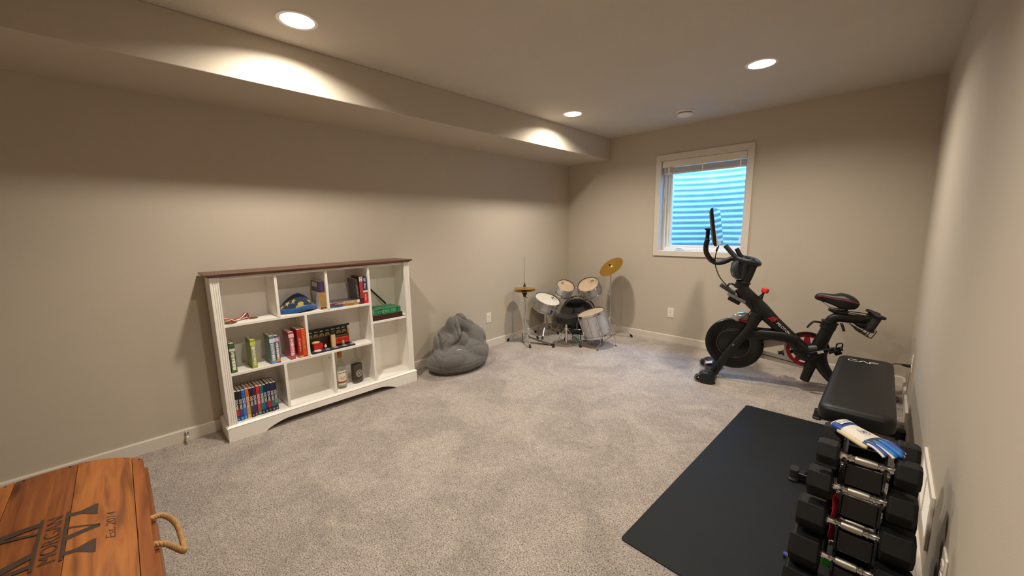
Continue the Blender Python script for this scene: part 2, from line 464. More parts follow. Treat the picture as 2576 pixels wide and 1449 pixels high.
wl(MB().box((2.112, 0.078, 1.165), (2.128, 0.096, 1.225)), 'latch', VIN)

bl = thing('window_blind', 'white slatted blind pulled up to the top of the window', 'blind', (1.73, 0.03, 2.084))
def blp(mb, name, mat, **k):
    o = mb.build(name, mat, bl, smooth=0, **k); o.location = -Vector((1.73, 0.03, 2.084)); return o
blp(MB().box((1.306, 0.004, 2.010), (2.154, 0.014, 2.083)), 'valance', M('#e6ddcf', 0.3, var=0.01), bevel=0.003)
blp(MB().box((1.312, 0.016, 2.040), (2.148, 0.055, 2.080)), 'headrail', WHITE)
SLAT = M('#d8d0c4', 0.4, var=0.02)
for k in range(9):
    z = 1.952+k*0.0062
    blp(MB().box((1.322, 0.014+0.002*(k % 2), z), (2.146, 0.058, z+0.0036)), 'slat', SLAT)
blp(MB().box((1.322, 0.013, 1.934), (2.146, 0.058, 1.950)), 'bottom_rail', SLAT, bevel=0.003)
for x in (1.372, 1.73, 2.09):
    blp(MB().box((x, 0.010, 1.936), (x+0.014, 0.013, 2.012)), 'ladder_tape', WHITE)
blp(MB().tube([(1.345, 0.012, 2.01), (1.338, 0.012, 1.80), (1.328, 0.014, 1.55)], 0.0032, 8), 'tilt_wand', M('#d9d6d0', 0.25))

# corrugated steel well outside the window, open to the sky
GALV = M('#c2c8cb', 0.45, 0.15, var=0.08, scale=9)
def wellp(u, v):
    th = PI*u; z = 0.75+v*1.60
    d = 0.0080*math.sin(2*PI*z/0.068)
    rx, ry = 0.66+d, 0.66+d
    return (1.73-math.cos(th)*rx, 0.2+(math.sin(th)**0.8)*ry, z)
ww = thing('window_well', 'corrugated galvanised steel window well outside the window', 'window well', (1.73, 0.2, 0.75))
o = MB().grid(wellp, 48, 206).build('corrugated_wall', GALV, ww, smooth=60); o.location = (-1.73, -0.2, -0.75)
gb = MB(); n = 40
gb.add([(1.73-0.64*math.cos(PI*k/n), 0.2+0.64*math.sin(PI*k/n), 0.80) for k in range(n+1)], [tuple(range(n+1))])
o = gb.build('gravel_bed', M('#8a857c', 0.9, var=0.4, scale=40, bump=0.02, bscale=60), ww, smooth=0); o.location = (-1.73, -0.2, -0.75)

# ------------------------------------------------------------------ outlets, vent, door stop
DARK = M('#3a3733', 0.5)
def outlet(label, loc, rotz):
    t = thing('wall_outlet', label, 'outlet', loc, rotz, 'wall outlets')
    MB().box((-0.036, -0.006, -0.058), (0.036, 0, 0.058)).build('cover_plate', PLATE, t, smooth=0, bevel=0.0025)
    for z in (0.020, -0.020):
        pr_ = [(0.0165*math.copysign(min(abs(math.cos(a))*1.25, 1), math.cos(a)), 0.0145*math.sin(a)) for a in [2*PI*k/20 for k in range(20)]]
        r = MB().prism(pr_, -0.0055, -0.0085, lambda a, b, d: (a, d, b+z)).build('receptacle', WHITE, t, smooth=0)
        sl = MB()
        for x in (-0.0065, 0.0065): sl.box((x-0.0011, -0.0089, z+0.000), (x+0.0011, -0.0084, z+0.0085))
        sl.cyl((0, -0.0089, z-0.007), (0, -0.0084, z-0.007), 0.0026, n=10)
        sl.build('slots', DARK, r, smooth=0)
    MB().cyl((0, -0.0075, 0), (0, -0.006, 0), 0.003, n=12).build('screw', STEEL, t)
    return t
outlet('white outlet on the back wall between the cymbal stand and the bike', (1.478, 0, 0.350), 0)
outlet('white outlet on the left wall above the bean bag', (0, -1.549, 0.345), PI/2)
outlet('white outlet on the right wall with the black plug in it', (W, -0.625, 0.365), -PI/2)
outlet('white outlet on the right wall low beside the dumbbells, nearest the viewer', (W, -2.925, 0.372), -PI/2)

t = thing('air_vent', 'white louvred air vent low on the right wall behind the dumbbells', 'vent', (W, -2.355, 0.30), -PI/2)
vo_ = [(-0.218, -0.105), (0.218, -0.105), (0.218, 0.105), (-0.218, 0.105)]; vi_ = [(-0.185, -0.074), (0.185, -0.074), (0.185, 0.074), (-0.185, 0.074)]
MB().ring_plate(vo_, vi_, 0, -0.010, lambda a, b, d: (a, d, b)).build('vent_frame', PLATE, t, smooth=0, bevel=0.002)
for k in range(11):
    z = -0.070+k*0.014
    MB().box((-0.186, -0.0045, -0.0008), (0.186, 0.0045, 0.0008), Matrix.Translation((0, -0.0055, z)) @ Matrix.Rotation(math.radians(38), 4, 'X')).build('louver', PLATE, t, smooth=0)
MB().box((-0.004, -0.011, -0.074), (0.004, -0.002, 0.074)).build('center_bar', PLATE, t, smooth=0)

t = thing('door_stop', 'small spring door stop on the left baseboard beside the bookcase', 'door stop', (0.0135, -4.283, 0.052), PI/2)
MB().lathe([(0, 0), (0.012, 0), (0.012, 0.004), (0.006, 0.008), (0, 0.008)], 16, Matrix.Rotation(PI/2, 4, 'X')).build('base', STEEL, t)
sp = [(0.0062*math.cos(k*0.9), -0.006-0.0006*k, 0.0062*math.sin(k*0.9)) for k in range(100)]
MB().tube(sp, 0.0014, 5).build('spring', STEEL, t)
MB().lathe([(0, 0), (0.0085, 0), (0.009, 0.010), (0.006, 0.014), (0, 0.014)], 16, Matrix.Translation((0, -0.064, 0)) @ Matrix.Rotation(PI/2, 4, 'X')).build('tip', PLATE, t)

# ------------------------------------------------------------------ bookcase
BX = 0.255            # front of the carcass
BY0, BY1 = -4.083, -2.697
CASEW = M('#eeeae3', 0.38, var=0.02, scale=5)
bc = thing('bookcase', 'low white bookcase with brown wooden top and uneven cubby shelves', 'bookcase', (0.14, -3.39, 0))
bo = -Vector((0.14, -3.39, 0))
def bcp(mb, name, mat=CASEW, bevel=0.0015, **k):
    o = mb.build(name, mat, bc, smooth=0, bevel=bevel, **k); o.location = bo; return o
TZ = 1.088
bcp(MB().box((0.022, BY0+0.006, 0.0), (BX-0.018, BY0+0.024, TZ)), 'side_panel')
bcp(MB().box((0.022, BY1-0.024, 0.0), (BX-0.018, BY1-0.006, TZ)), 'side_panel')
bcp(MB().box((0.016, BY0+0.008, 0.06), (0.022, BY1-0.008, TZ)), 'back_panel', CASEW)
# fluted stiles
for y0, y1 in ((BY0, BY0+0.047), (BY1-0.047, BY1)):
    w = y1-y0; prof = [(y0, 0)]
    for k in range(3):
        c = y0+w*(0.26+0.24*k)
        prof += [(c-0.0045, 0.0), (c-0.0025, -0.0035), (c+0.0025, -0.0035), (c+0.0045, 0.0)]
    prof += [(y1, 0), (y1, -0.018), (y0, -0.018)]
    bcp(MB().prism(prof, 0.110, TZ, lambda a, b, d: (BX+b, a, d)), 'fluted_stile', bevel=0)
YL, YR = BY0+0.024, BY1-0.024
def hshelf(z, y0, y1): bcp(MB().box((0.022, y0, z-0.009), (BX-0.004, y1, z+0.009)), 'shelf')
def vdiv(y, z0, z1): bcp(MB().box((0.022, y-0.009, z0), (BX-0.002, y+0.009, z1)), 'divider')
hshelf(0.108, YL, YR)
hshelf(0.771, YL, -3.073); hshelf(0.445, YL, -3.073); hshelf(0.608, -3.055, YR)
bcp(MB().box((0.022, YL, TZ-0.018), (BX-0.02, YR, TZ)), 'top_rail')
vdiv(-3.064, 0.117, TZ-0.018)
vdiv(-3.725, 0.780, TZ-0.018); vdiv(-3.392, 0.780, TZ-0.018)
vdiv(-3.558, 0.454, 0.762)
vdiv(-3.722, 0.117, 0.436); vdiv(-3.392, 0.117, 0.436)
# arched plinth
pl = [(BY0-0.012, 0), (-3.885, 0)]
for k in range(13):
    a = k/12; pl.append((-3.885+0.165*a, 0.048*math.sin(a*PI/2)**0.8))
for k in range(13):
    a = k/12; pl.append((-3.06+0.165*a, 0.048*math.cos(a*PI/2)**0.8))
pl += [(BY1+0.012, 0), (BY1+0.012, 0.092), (BY0-0.012, 0.092)]
bcp(MB().prism(pl, BX-0.002, BX+0.014, lambda a, b, d: (d, a, b)), 'plinth', bevel=0.002)
for y in (BY0-0.012, BY1): bcp(MB().box((0.022, y, 0), (BX, y+0.012, 0.092)), 'plinth_side')
cap = MB()
rings = []
for e, z in ((0.014, 0.092), (0.016, 0.098), (0.004, 0.109)):
    rings.append([(0.022, BY0-e, z), (BX+e, BY0-e, z), (BX+e, BY1+e, z), (0.022, BY1+e, z)])
bcp(cap.loft(rings), 'plinth_moulding', bevel=0)
# brown top with a bevelled underside
TOPW = wood_mat('brown_top', '#43281b', '#5f3b2a', '#6e4836', (30, 2.0, 30), 0.35, knots=False)
rings = []
for e, z in ((0.002, TZ), (0.008, TZ+0.004), (0.021, TZ+0.012), (0.023, TZ+0.015), (0.023, TZ+0.021), (0.021, TZ+0.023)):
    rings.append([(0.016, BY0-e, z), (BX+e, BY0-e, z), (BX+e, BY1+e, z), (0.016, BY1+e, z)])
bcp(MB().loft(rings), 'wooden_top', TOPW, bevel=0)
for y, z in ((-3.745, 1.045), (-3.41, 1.045), (-3.575, 0.72), (-2.725, 1.045), (-3.41, 0.39)):
    o = bcp(MB().cyl((0.20, y, z), (0.20, y+0.012, z), 0.005, n=12), 'shelf_pin', STEEL, bevel=0)

# ------------------------------------------------------------------ books
PAGES = M('#cfc5b2', 0.8, var=0.12, scale=3, stretch=(1, 160, 1))
WT = '#efe9e0'
def book(label, loc, th, h, d, cover, bands=(), title=None, tcol='#f4efe6', tz=(0.30, 0.62), rot=(0, 0, 0), group=None, tw=0.62, rough=0.35, sub=None):
    """stands on its foot: spine faces +x at x = 0, thickness along y from 0, height along z"""
    t = thing('book', label, 'book', loc, rot=rot, group=group)
    cm_ = M(cover, rough, var=0.10, scale=30)
    cb_ = MB(); c = 0.0022
    cb_.prism([(-d, 0), (0, 0), (0, th), (-d, th), (-d, th-c), (-c*1.4, th-c), (-c*1.4, c), (-d, c)], 0, h, lambda a, b, z: (a, b, z))
    o = cb_.build('cover', cm_, t, smooth=0, bevel=0.0008, seg=1)
    MB().box((-d+0.004, c, 0.003), (-c*1.4, th-c, h-0.003)).build('page_block', PAGES, t, smooth=0)
    for z0, z1, hx in bands:
        e = 0.0004
        if hx == WT:
            MB().prism([(th*(0.18+0.64*((k % 2)*0.06+(0 if k < 17 else 0.94))), z0*h+(z1-z0)*h*((k if k < 17 else 33-k)/16)) for k in range(34)], -0.0004, e, lambda a, b, q: (q, a, b)).build('spine_label', M(hx, rough, var=0.04), t, smooth=0)
            continue
        MB().box((-0.0006, -e, z0*h), (e, th+e, z1*h)).build('spine_band', M(hx, rough, var=0.12, scale=40), t, smooth=0)
    if title:
        mb = MB(); zc = (tz[0]+tz[1])/2*h
        fn = lambda u, v: (0.0007, th/2+v, zc-u)
        if title == '~': marks(mb, fn, (tz[1]-tz[0])*h, th*tw, seed=len(label))
        else: lettering(mb, title, fn, width=(tz[1]-tz[0])*h, height=th*tw, bold=0.02)
        mb.build('spine_title', M(tcol, 0.5), t, smooth=0)
    if sub:
        s_, c_, z0, z1 = sub; mb = MB()
        marks(mb, lambda u, v: (0.0007, th/2+v, (z0+z1)/2*h-u), (z1-z0)*h, th*0.4, seed=len(label)+1)
        mb.build('spine_subtitle', M(c_, 0.5), t, smooth=0)
    return t
Z2 = 0.454; SPX = 0.243; G2 = 'children\'s novels on the middle shelf'
WT = '#efe9e0'
book('dark green book standing alone beside the left post of the bookcase', (SPX, -4.028, Z2), 0.030, 0.200, 0.145, '#3f5a34', [(0.0, 0.10, '#4d6f2e'), (0.10, 0.72, WT), (0.74, 0.82, '#d9d4c8')], '~', '#55684e', (0.14, 0.70), group=G2)
book('lime green book standing alone on the middle shelf', (SPX, -3.912, Z2), 0.029, 0.198, 0.145, '#93a12e', [(0.0, 0.11, '#a9b82a'), (0.11, 0.80, WT), (0.82, 0.93, '#c9cf62')], '~', '#7b8738', (0.14, 0.78), group=G2)
book('grey blue book on the middle shelf, left of the pair', (SPX, -3.800, Z2), 0.030, 0.200, 0.145, '#5d7f88', [(0.0, 0.10, '#6f9fc4'), (0.12, 0.72, WT), (0.76, 0.90, '#cfe0e2')], '~', '#4f7d9a', (0.15, 0.70), group=G2)
book('violet book with orange foot on the middle shelf, right of the pair', (SPX, -3.769, Z2), 0.025, 0.198, 0.145, '#4e4a78', [(0.0, 0.05, '#5a3f86'), (0.05, 0.13, '#d9924e'), (0.14, 0.74, WT), (0.78, 0.92, '#d9b5b8')], '~', '#7b5a90', (0.16, 0.72), group=G2)
book('rose pink book on the middle shelf, left of the red ones', (SPX, -3.680, Z2), 0.033, 0.203, 0.145, '#b5404c', [(0.0, 0.10, '#c0505a'), (0.14, 0.76, WT), (0.80, 0.93, '#f0c3c0')], '~', '#b5404c', (0.16, 0.74), group=G2)
book('deep red book next to the orange one on the middle shelf', (SPX, -3.626, Z2), 0.029, 0.212, 0.150, '#b3241d', [(0.02, 0.07, '#e0a050')], '~', '#f0dcc8', (0.22, 0.68), tw=0.40, group=G2)
book('bright orange book against the divider on the middle shelf', (SPX, -3.596, Z2), 0.026, 0.210, 0.150, '#dd5a1e', [(0.02, 0.06, '#a23a12')], '~', '#ee9a54', (0.30, 0.75), tw=0.36, group=G2)
dm = [('#16181f', '#1b3f8f', '#c9503c'), ('#15161c', '#1f57b0', '#b03a34'), ('#191523', '#2467bd', '#5a3f7a'), ('#1f6fc4', '#2a7ed0', '#3a86d6'), ('#d9652a', '#d9b46a', '#e0a04a'),
      ('#171a1c', '#2b1a24', '#39415c'), ('#3f1f4f', '#7a2f34', '#4b2a63'), ('#d0262c', '#1f8f98', '#c2543a'), ('#136a66', '#121a1e', '#1f6f80'), ('#151f4a', '#151b3a', '#2a4c8c'),
      ('#17204a', '#3a3230', '#b32a2c'), ('#1b2345', '#3a3550', '#3f6a6f'), ('#1b1f33', '#3a2f4a', '#3f6f78')]
dl = ['black comic book half hidden by the left post, first of the bottom row', 'black comic book with blue foot and red band, second of the bottom row', 'black comic book with violet band, third of the bottom row',
      'bright blue comic book in the bottom row', 'orange comic book with tan foot in the bottom row', 'black comic book right of the orange one in the bottom row', 'purple comic book with maroon foot in the bottom row',
      'red comic book with teal foot in the bottom row', 'dark teal comic book in the bottom row', 'navy comic book right of the teal one in the bottom row', 'navy comic book with red band in the bottom row',
      'navy comic book second from the right in the bottom row', 'dark comic book with yellow ring, last on the right of the bottom row']
for k in range(13):
    c, f, mid = dm[k]
    bands = [(0.0, 0.15, f), (0.17, 0.42, mid)]
    t = book(dl[k], (SPX-0.004+0.003*((k*7) % 3-1), -4.056+0.0207*k, 0.117), 0.0200, 0.205+0.002*((k*5) % 3), 0.145, c, bands, 'DOG MAN', '#f2efe8', (0.40, 0.72), group='comic books in the bottom row', tw=0.72,
             sub=('~', '#e8e4dc', 0.04, 0.10))
    if k == 12:
        mb = MB(); mb.ring_plate([(0.0095*math.cos(a*PI/10), 0.0095*math.sin(a*PI/10)) for a in range(20)], [(0.0055*math.cos(a*PI/10), 0.0055*math.sin(a*PI/10)) for a in range(20)], 0.0004, 0.0010, lambda a, b, d: (d, 0.010+a, 0.066+b))
        mb.build('ring_emblem', M('#e0b23c', 0.5), t)
Z3 = 0.780; SP3 = 0.235
book('thick cream and purple book with tan spine foot, right of the beanie', (SP3, -3.443, Z3), 0.038, 0.215, 0.160, '#e3dccf', [(0.0, 0.62, '#a9834a'), (0.62, 1.0, '#3c2f52'), (0.05, 0.08, '#7d5c2c')], '~', '#6a5a7a', (0.64, 0.95), tw=0.3)
mbk = [x for x in bpy.data.objects if x.get('label', '').startswith('thick cream and purple')][0]
MB().box((-0.158, -0.0006, 0.135), (-0.001, 0.0004, 0.2148)).build('cover_band', M('#3c2f52', 0.35, var=0.1), mbk, smooth=0)
MB().box((-0.140, -0.0010, 0.170), (-0.035, -0.0005, 0.206)).build('cover_label', M('#d9d4cc', 0.4), mbk, smooth=0)
book('charcoal grey paperback leaning left of the red thriller on the top shelf', (SP3-0.002, -3.158, Z3), 0.022, 0.205, 0.140, '#3b3834', [(0.02, 0.06, '#8a8278')], '~', '#a8a096', (0.25, 0.75), tw=0.4, rot=(math.radians(4.0), 0, 0), group='standing books on the top shelf')
book('tall dark red thriller standing on the top shelf', (SP3+0.004, -3.138, Z3), 0.026, 0.226, 0.150, '#4a2320', [(0.45, 0.78, '#b8372c'), (0.20, 0.45, '#8a3f2a'), (0.80, 0.97, '#d8cdbb')], '~', '#3a2a24', (0.80, 0.96), tw=0.6, group='standing books on the top shelf')
book('navy and red thick paperback against the divider on the top shelf', (SP3+0.004, -3.111, Z3), 0.036, 0.214, 0.140, '#23295c', [(0.0, 0.42, '#c8242a'), (0.40, 0.50, '#d8d2c8')], '~', '#e8e4dc', (0.56, 0.95), tw=0.55, group='standing books on the top shelf', sub=('~', '#f0c0b8', 0.10, 0.36))
def flat(label, x, y0, y1, z, th, d, cover, bands, title=None, tcol=WT, group=None, rz=0.0):
    L_ = y1-y0
    return book(label, (x, y0, z), th, L_, d, cover, bands, title, tcol, (0.15, 0.8), rot=(math.radians(-90), 0, rz), group=group, tw=0.5)
# lying books: height runs along +y, thickness goes up (z0 is the upper face after the turn)
flat('blue and yellow paperback lying flat, bottom of the top shelf pile', SP3+0.006, -3.372, -3.158, Z3+0.019, 0.019, 0.140, '#d9b36a', [(0.0, 0.42, '#3a86c0')], '~', '#8a5a30', 'books lying on the top shelf')
flat('white edged paperback with dark cover lying on top of the top shelf pile', SP3+0.010, -3.374, -3.150, Z3+0.040, 0.021, 0.140, '#e3ddd2', [(0.0, 0.42, '#7a3236'), (0.42, 0.90, '#b88a5a')], '~', '#efe6d6', 'books lying on the top shelf', rz=math.radians(-1.5))
mb = MB().box((-0.135, 0.006, 0.0), (-0.012, 0.214, 0.0012)); o = mb.build('cover_print', M('#4a4650', 0.25, var=0.35, scale=25), None, smooth=0)
o.parent = [x for x in bpy.data.objects if x.get('label', '').startswith('white edged paperback')][0]
o.rotation_euler = (math.radians(90), 0, 0); o.location = (0, 0, 0)
o.matrix_local = Matrix(((1, 0, 0, 0), (0, 0, -1, 0.0), (0, 1, 0, 0), (0, 0, 0, 1)))
ZR = 0.617
flat('dark brown leather book with tie cord, under the green book', SP3+0.005, -3.045, -2.775, ZR+0.044, 0.044, 0.165, '#3d1d17', [(0.08, 0.10, '#2a120e'), (0.90, 0.92, '#2a120e')], None, WT, None)
br = [x for x in bpy.data.objects if x.get('label', '').startswith('dark brown leather book')][0]
MB().tube(spline([(0.002, 0.03, 0.262), (0.006, 0.040, 0.285), (0.004, 0.043, 0.300), (-0.004, 0.043, 0.296), (-0.004, 0.042, 0.270)], 6), 0.0022, 6).build('tie_cord', M('#2b1510', 0.6), br)
flat('thick green cloth book lying on the dark brown book', SP3+0.004, -3.032, -2.790, ZR+0.044+0.050, 0.050, 0.165, '#1f7a4c', [(0.12, 0.16, '#155a38'), (0.20, 0.30, '#0f4a2e'), (0.84, 0.88, '#155a38')], '~', '#79b48e', None)
st = MB().tube([(0.035, -3.052, 0.962), (0.075, -2.842, 0.719)], [0.0075, 0.0075], 12)
tag(st.build('wooden_rod', M('#1a1512', 0.4), None), 'thin black rod leaning behind the green book in the bookcase', 'rod')

# ------------------------------------------------------------------ medals
GOLD = M('#8a6a3a', 0.35, 0.8, var=0.2, scale=60, bump=0.0008, bscale=160)
def medal(label, c, r, rib):
    t = thing('medal', label, 'medal', (*c, Z3), group='medals on the top shelf')
    MB().lathe([(0, 0), (r, 0), (r+0.0012, 0.0015), (r+0.0012, 0.0045), (r-0.002, 0.0055), (r-0.004, 0.0042), (0, 0.0046)], 36).build('disc', GOLD, t)
    MB().lathe([(r*0.45, 0.0044), (r*0.42, 0.0066), (0, 0.0072)], 20).build('emblem', GOLD, t)
    MB().tube([(0.006*math.cos(a*PI/8)+(r+0.005)*rib[0], 0.006*math.sin(a*PI/8)+(r+0.005)*rib[1], 0.003) for a in range(16)], 0.0012, 6, closed=True).build('ring', GOLD, t)
    return t
m1 = medal('large round bronze medal at the left end of the top shelf', (0.205, -3.999), 0.036, (-0.4, 0.9))
m2 = medal('small round bronze medal at the end of the red ribbon', (0.150, -3.858), 0.026, (-0.3, -0.95))
def ribbon(t, pts, w, cols):
    P = spline(pts, 8); n = len(cols)
    for k, cc in enumerate(cols):
        mb = MB(); rings = []
        for i, p in enumerate(P):
            T = (P[min(i+1, len(P)-1)]-P[max(i-1, 0)]).normalized(); side = T.cross(Vector((0.25, 0.1, 1))).normalized()
            a, b = (k/n-0.5)*w, ((k+1)/n-0.5)*w
            up_ = Vector((0, 0, 0.0006))
            rings.append([p+side*a-up_, p+side*b-up_, p+side*b+up_, p+side*a+up_])
        mb.loft(rings).build('ribbon_stripe', cc, t, smooth=60)
RED = M('#a52832', 0.5, var=0.1); WHR = M('#eddfd2', 0.55)
ribbon(m1, [(-0.015, 0.035, 0.006), (-0.03, 0.005, 0.022), (-0.05, -0.03, 0.03), (-0.06, -0.038, 0.018), (-0.055, 0.02, 0.008), (-0.05, 0.07, 0.016), (-0.06, 0.10, 0.040), (-0.085, 0.112, 0.036), (-0.085, 0.11, 0.008), (-0.06, 0.09, 0.006)], 0.022, [RED, WHR, RED])
ribbon(m2, [(-0.008, -0.028, 0.005), (0.0, -0.045, 0.014), (0.012, -0.085, 0.012), (0.02, -0.12, 0.004)], 0.020, [WHR, RED])

# ------------------------------------------------------------------ beanie
KN = M('#0f2848', 0.85, var=0.2, scale=60, bump=0.0015, bscale=220, sheen=0.3)
KB = M('#174f8c', 0.85, var=0.15, scale=60, bump=0.0015, bscale=220, sheen=0.3)
KG = M('#b09a4a', 0.8, var=0.2, scale=60, bump=0.001, bscale=220)
bn = thing('knit_beanie', 'dark blue knit beanie with gold stars on the top shelf', 'hat', (0.140, -3.575, Z3))
def hatp(u, v):
    # u around, v from brim to crown; wide along y, leaning back
    a = 2*PI*u
    zt = v
    ry = 0.128*(1-zt**1.45)**0.66+0.001; rx = 0.078*(1-zt**1.8)**0.6+0.001
    wob = 1+0.035*math.sin(3*a+1.0)+0.025*math.sin(5*a+zt*4)
    return (rx*math.cos(a)*wob-0.010*zt, ry*math.sin(a)*wob+0.012*zt, 0.006+0.128*zt+0.006*math.sin(2*a+0.6)*(1-zt)+0.004*math.sin(4*a)*(1-zt))
MB().grid(lambda u, v: hatp(u, 0.08+0.92*v), 56, 20).build('crown', KN, bn, smooth=80)
rings = []
for i in range(56):
    a = 2*PI*i/56; b0 = Vector(hatp(i/56, 0.08)); out = Vector((math.cos(a), math.sin(a)*0.8, 0)).normalized()
    rings.append([b0+out*0.010*math.cos(q*PI/5)+Vector((0, 0, 0.010+0.019*math.sin(q*PI/5)))+Vector((0,0,-0.006 if b0.z < 0.01 else 0)) for q in range(10)])
bmn = min(p.z for r in rings for p in r)
rings = [[p-Vector((0, 0, bmn)) for p in r] for r in rings]
MB().loft(rings, closed=True).build('rolled_brim', KB, bn, smooth=80)
def on_hat(u0, v0, du, dv, lift=0.0035):
    p = Vector(hatp(u0+du, v0+dv)); q = Vector(hatp(u0+du, v0+dv+0.01)); r = Vector(hatp(u0+du+0.01, v0+dv))
    n = (r-p).cross(q-p).normalized()
    return p+n*lift
def hat_star(u0, v0, s):
    mb = MB(); pts = []
    for k in range(10):
        rr = s if k % 2 == 0 else s*0.42; a = PI/2+k*PI/5
        pts.append((rr*math.cos(a)*0.40, rr*math.sin(a)*1.9))
    c = on_hat(u0, v0, 0, 0); vs_ = [c]+[on_hat(u0, v0, a, b) for a, b in pts]
    mb.add(vs_, [(0, 1+k, 1+(k+1) % 10) for k in range(10)]); mb.build('star', KG, bn, smooth=0)
for u0, v0 in ((-0.155, 0.50), (-0.085, 0.62), (-0.20, 0.30), (0.115, 0.48)): hat_star(u0, v0, 0.085)
emb = MB()
for (du, dv, ru, rv) in ((0.0, 0.45, 0.030, 0.10), (-0.010, 0.32, 0.038, 0.09), (0.022, 0.26, 0.045, 0.05), (0.06, 0.24, 0.03, 0.025)):
    vs_ = [on_hat(du, dv, 0, 0, 0.003)]+[on_hat(du, dv, ru*math.cos(2*PI*k/16), rv*math.sin(2*PI*k/16), 0.003) for k in range(16)]
    emb.add(vs_, [(0, 1+k, 1+(k+1) % 16) for k in range(16)])
emb.build('emblem', KG, bn, smooth=0)
tr = MB(); pts = [on_hat(0, 0.20+0.10*max(0, math.sin((u-0.05)*9)), u, 0, 0.004) for u in [-0.10+0.30*k/30 for k in range(31)]]
tr.tube(pts, 0.0016, 5).build('trim_line', M('#c8bfa8', 0.8), bn)
for k in range(5):
    MB().tube([on_hat(0.13+0.011*k, 0.30, 0, 0, 0.004), on_hat(0.138+0.011*k, 0.22, 0, 0, 0.004)], 0.0022, 5).build('letter_stroke', M('#d9b25a', 0.8), bn)

# ------------------------------------------------------------------ brick-built toy station
TB = M('#141416', 0.3); TT = M('#b59a5e', 0.3); TR = M('#b01c1c', 0.25); TG = M('#8a9096', 0.3); TBL = M('#39424a', 0.35)
ty = thing('toy_brick_station', 'toy brick station with red train on grey base, left side of the middle shelf', 'toy', (0.185, -3.365, Z2))
y0, y1 = -0.168, 0.158
MB().box((-0.070, y0, 0), (0.052, y1, 0.010)).build('base_plate', TB, ty, smooth=0, bevel=0.001)
for k in range(10):
    for i in range(1):
        ya = y0+0.0326*k
        MB().box((0.012, ya+0.0006, 0.010), (0.051, ya+0.032, 0.0145)).build('floor_tile', TG if k % 2 else TBL, ty, smooth=0, bevel=0.0006)
MB().box((-0.070, y0, 0.010), (-0.058, y1-0.012, 0.150)).build('back_wall', M('#3d3222', 0.35), ty, smooth=0)
for k in range(7):
    yc = y0+0.024+0.0435*k
    arc = [(0.0175*math.cos(a*PI/12), 0.028*math.sin(a*PI/12)) for a in range(13)]
    inn = [(0.0125*math.cos(a*PI/12), 0.021*math.sin(a*PI/12)) for a in range(13)]
    MB().prism(arc+inn[::-1], -0.058, -0.050, lambda a, b, d: (d, yc+a, 0.096+b)).build('arch', TT, ty, smooth=30)
    MB().prism(inn, -0.058, -0.055, lambda a, b, d: (d, yc+a, 0.096+b)).build('window_panel', M('#7d6a3e', 0.3), ty, smooth=0)
MB().box((-0.064, y0, 0.134), (-0.040, y1-0.02, 0.152)).build('roof_beam', TB, ty, smooth=0, bevel=0.001)
MB().cyl((-0.048, y0, 0.158), (-0.048, y1, 0.158), 0.0085, n=14).build('roof_tube', TB, ty)
for k in range(7):
    MB().box((-0.0402, y0+0.012+0.042*k, 0.140), (-0.0385, y0+0.036+0.042*k, 0.146)).build('sign_strip', M('#b9bbb8', 0.4), ty, smooth=0)
MB().box((-0.050, -0.005, 0.0145), (-0.020, y1-0.016, 0.076)).build('train_side', TR, ty, smooth=0, bevel=0.002)
MB().box((-0.052, -0.006, 0.076), (-0.018, y1-0.015, 0.090)).build('train_roof', M('#4a3a22', 0.35), ty, smooth=0, bevel=0.003)
for z in (0.030, 0.066): MB().box((-0.0201, 0.01, z), (-0.0190, y1-0.03, z+0.0022)).build('gold_stripe', TT, ty, smooth=0)
MB().box((-0.030, -0.140, 0.0145), (0.015, -0.075, 0.062)).build('red_chest', TR, ty, smooth=0, bevel=0.002)
MB().ell((-0.006, -0.118, 0.070), (0.020, 0.030, 0.012)).build('tan_heap', TT, ty)
MB().box((0.020, -0.148, 0.0145), (0.046, -0.100, 0.020)).build('white_tile', M('#e6dfd2', 0.35), ty, smooth=0, bevel=0.001)
MB().box((0.006, -0.014, 0.0145), (0.028, 0.016, 0.118)).build('pillar', M('#cdb27e', 0.3), ty, smooth=0, bevel=0.001)
MB().box((0.003, -0.018, 0.118), (0.030, 0.020, 0.134)).build('pillar_cap', TB, ty, smooth=0, bevel=0.001)
MB().box((-0.058, y1-0.020, 0.0145), (-0.035, y1-0.008, 0.128)).build('corner_post', TT, ty, smooth=0, bevel=0.001)
for (yy, c1, c2) in ((-0.060, '#4a3b63', '#e8e0d4'), (0.075, '#7a7d6a', '#b59a5e')):
    MB().box((0.016, yy-0.007, 0.0145), (0.026, yy+0.007, 0.028)).build('figure_legs', M(c1, 0.35), ty, smooth=0, bevel=0.001)
    MB().box((0.015, yy-0.008, 0.028), (0.027, yy+0.008, 0.042)).build('figure_body', M(c2, 0.35), ty, smooth=0, bevel=0.002)
    MB().cyl((0.021, yy, 0.042), (0.021, yy, 0.052), 0.0055, n=12).build('figure_head', M('#d9b06a', 0.35), ty)

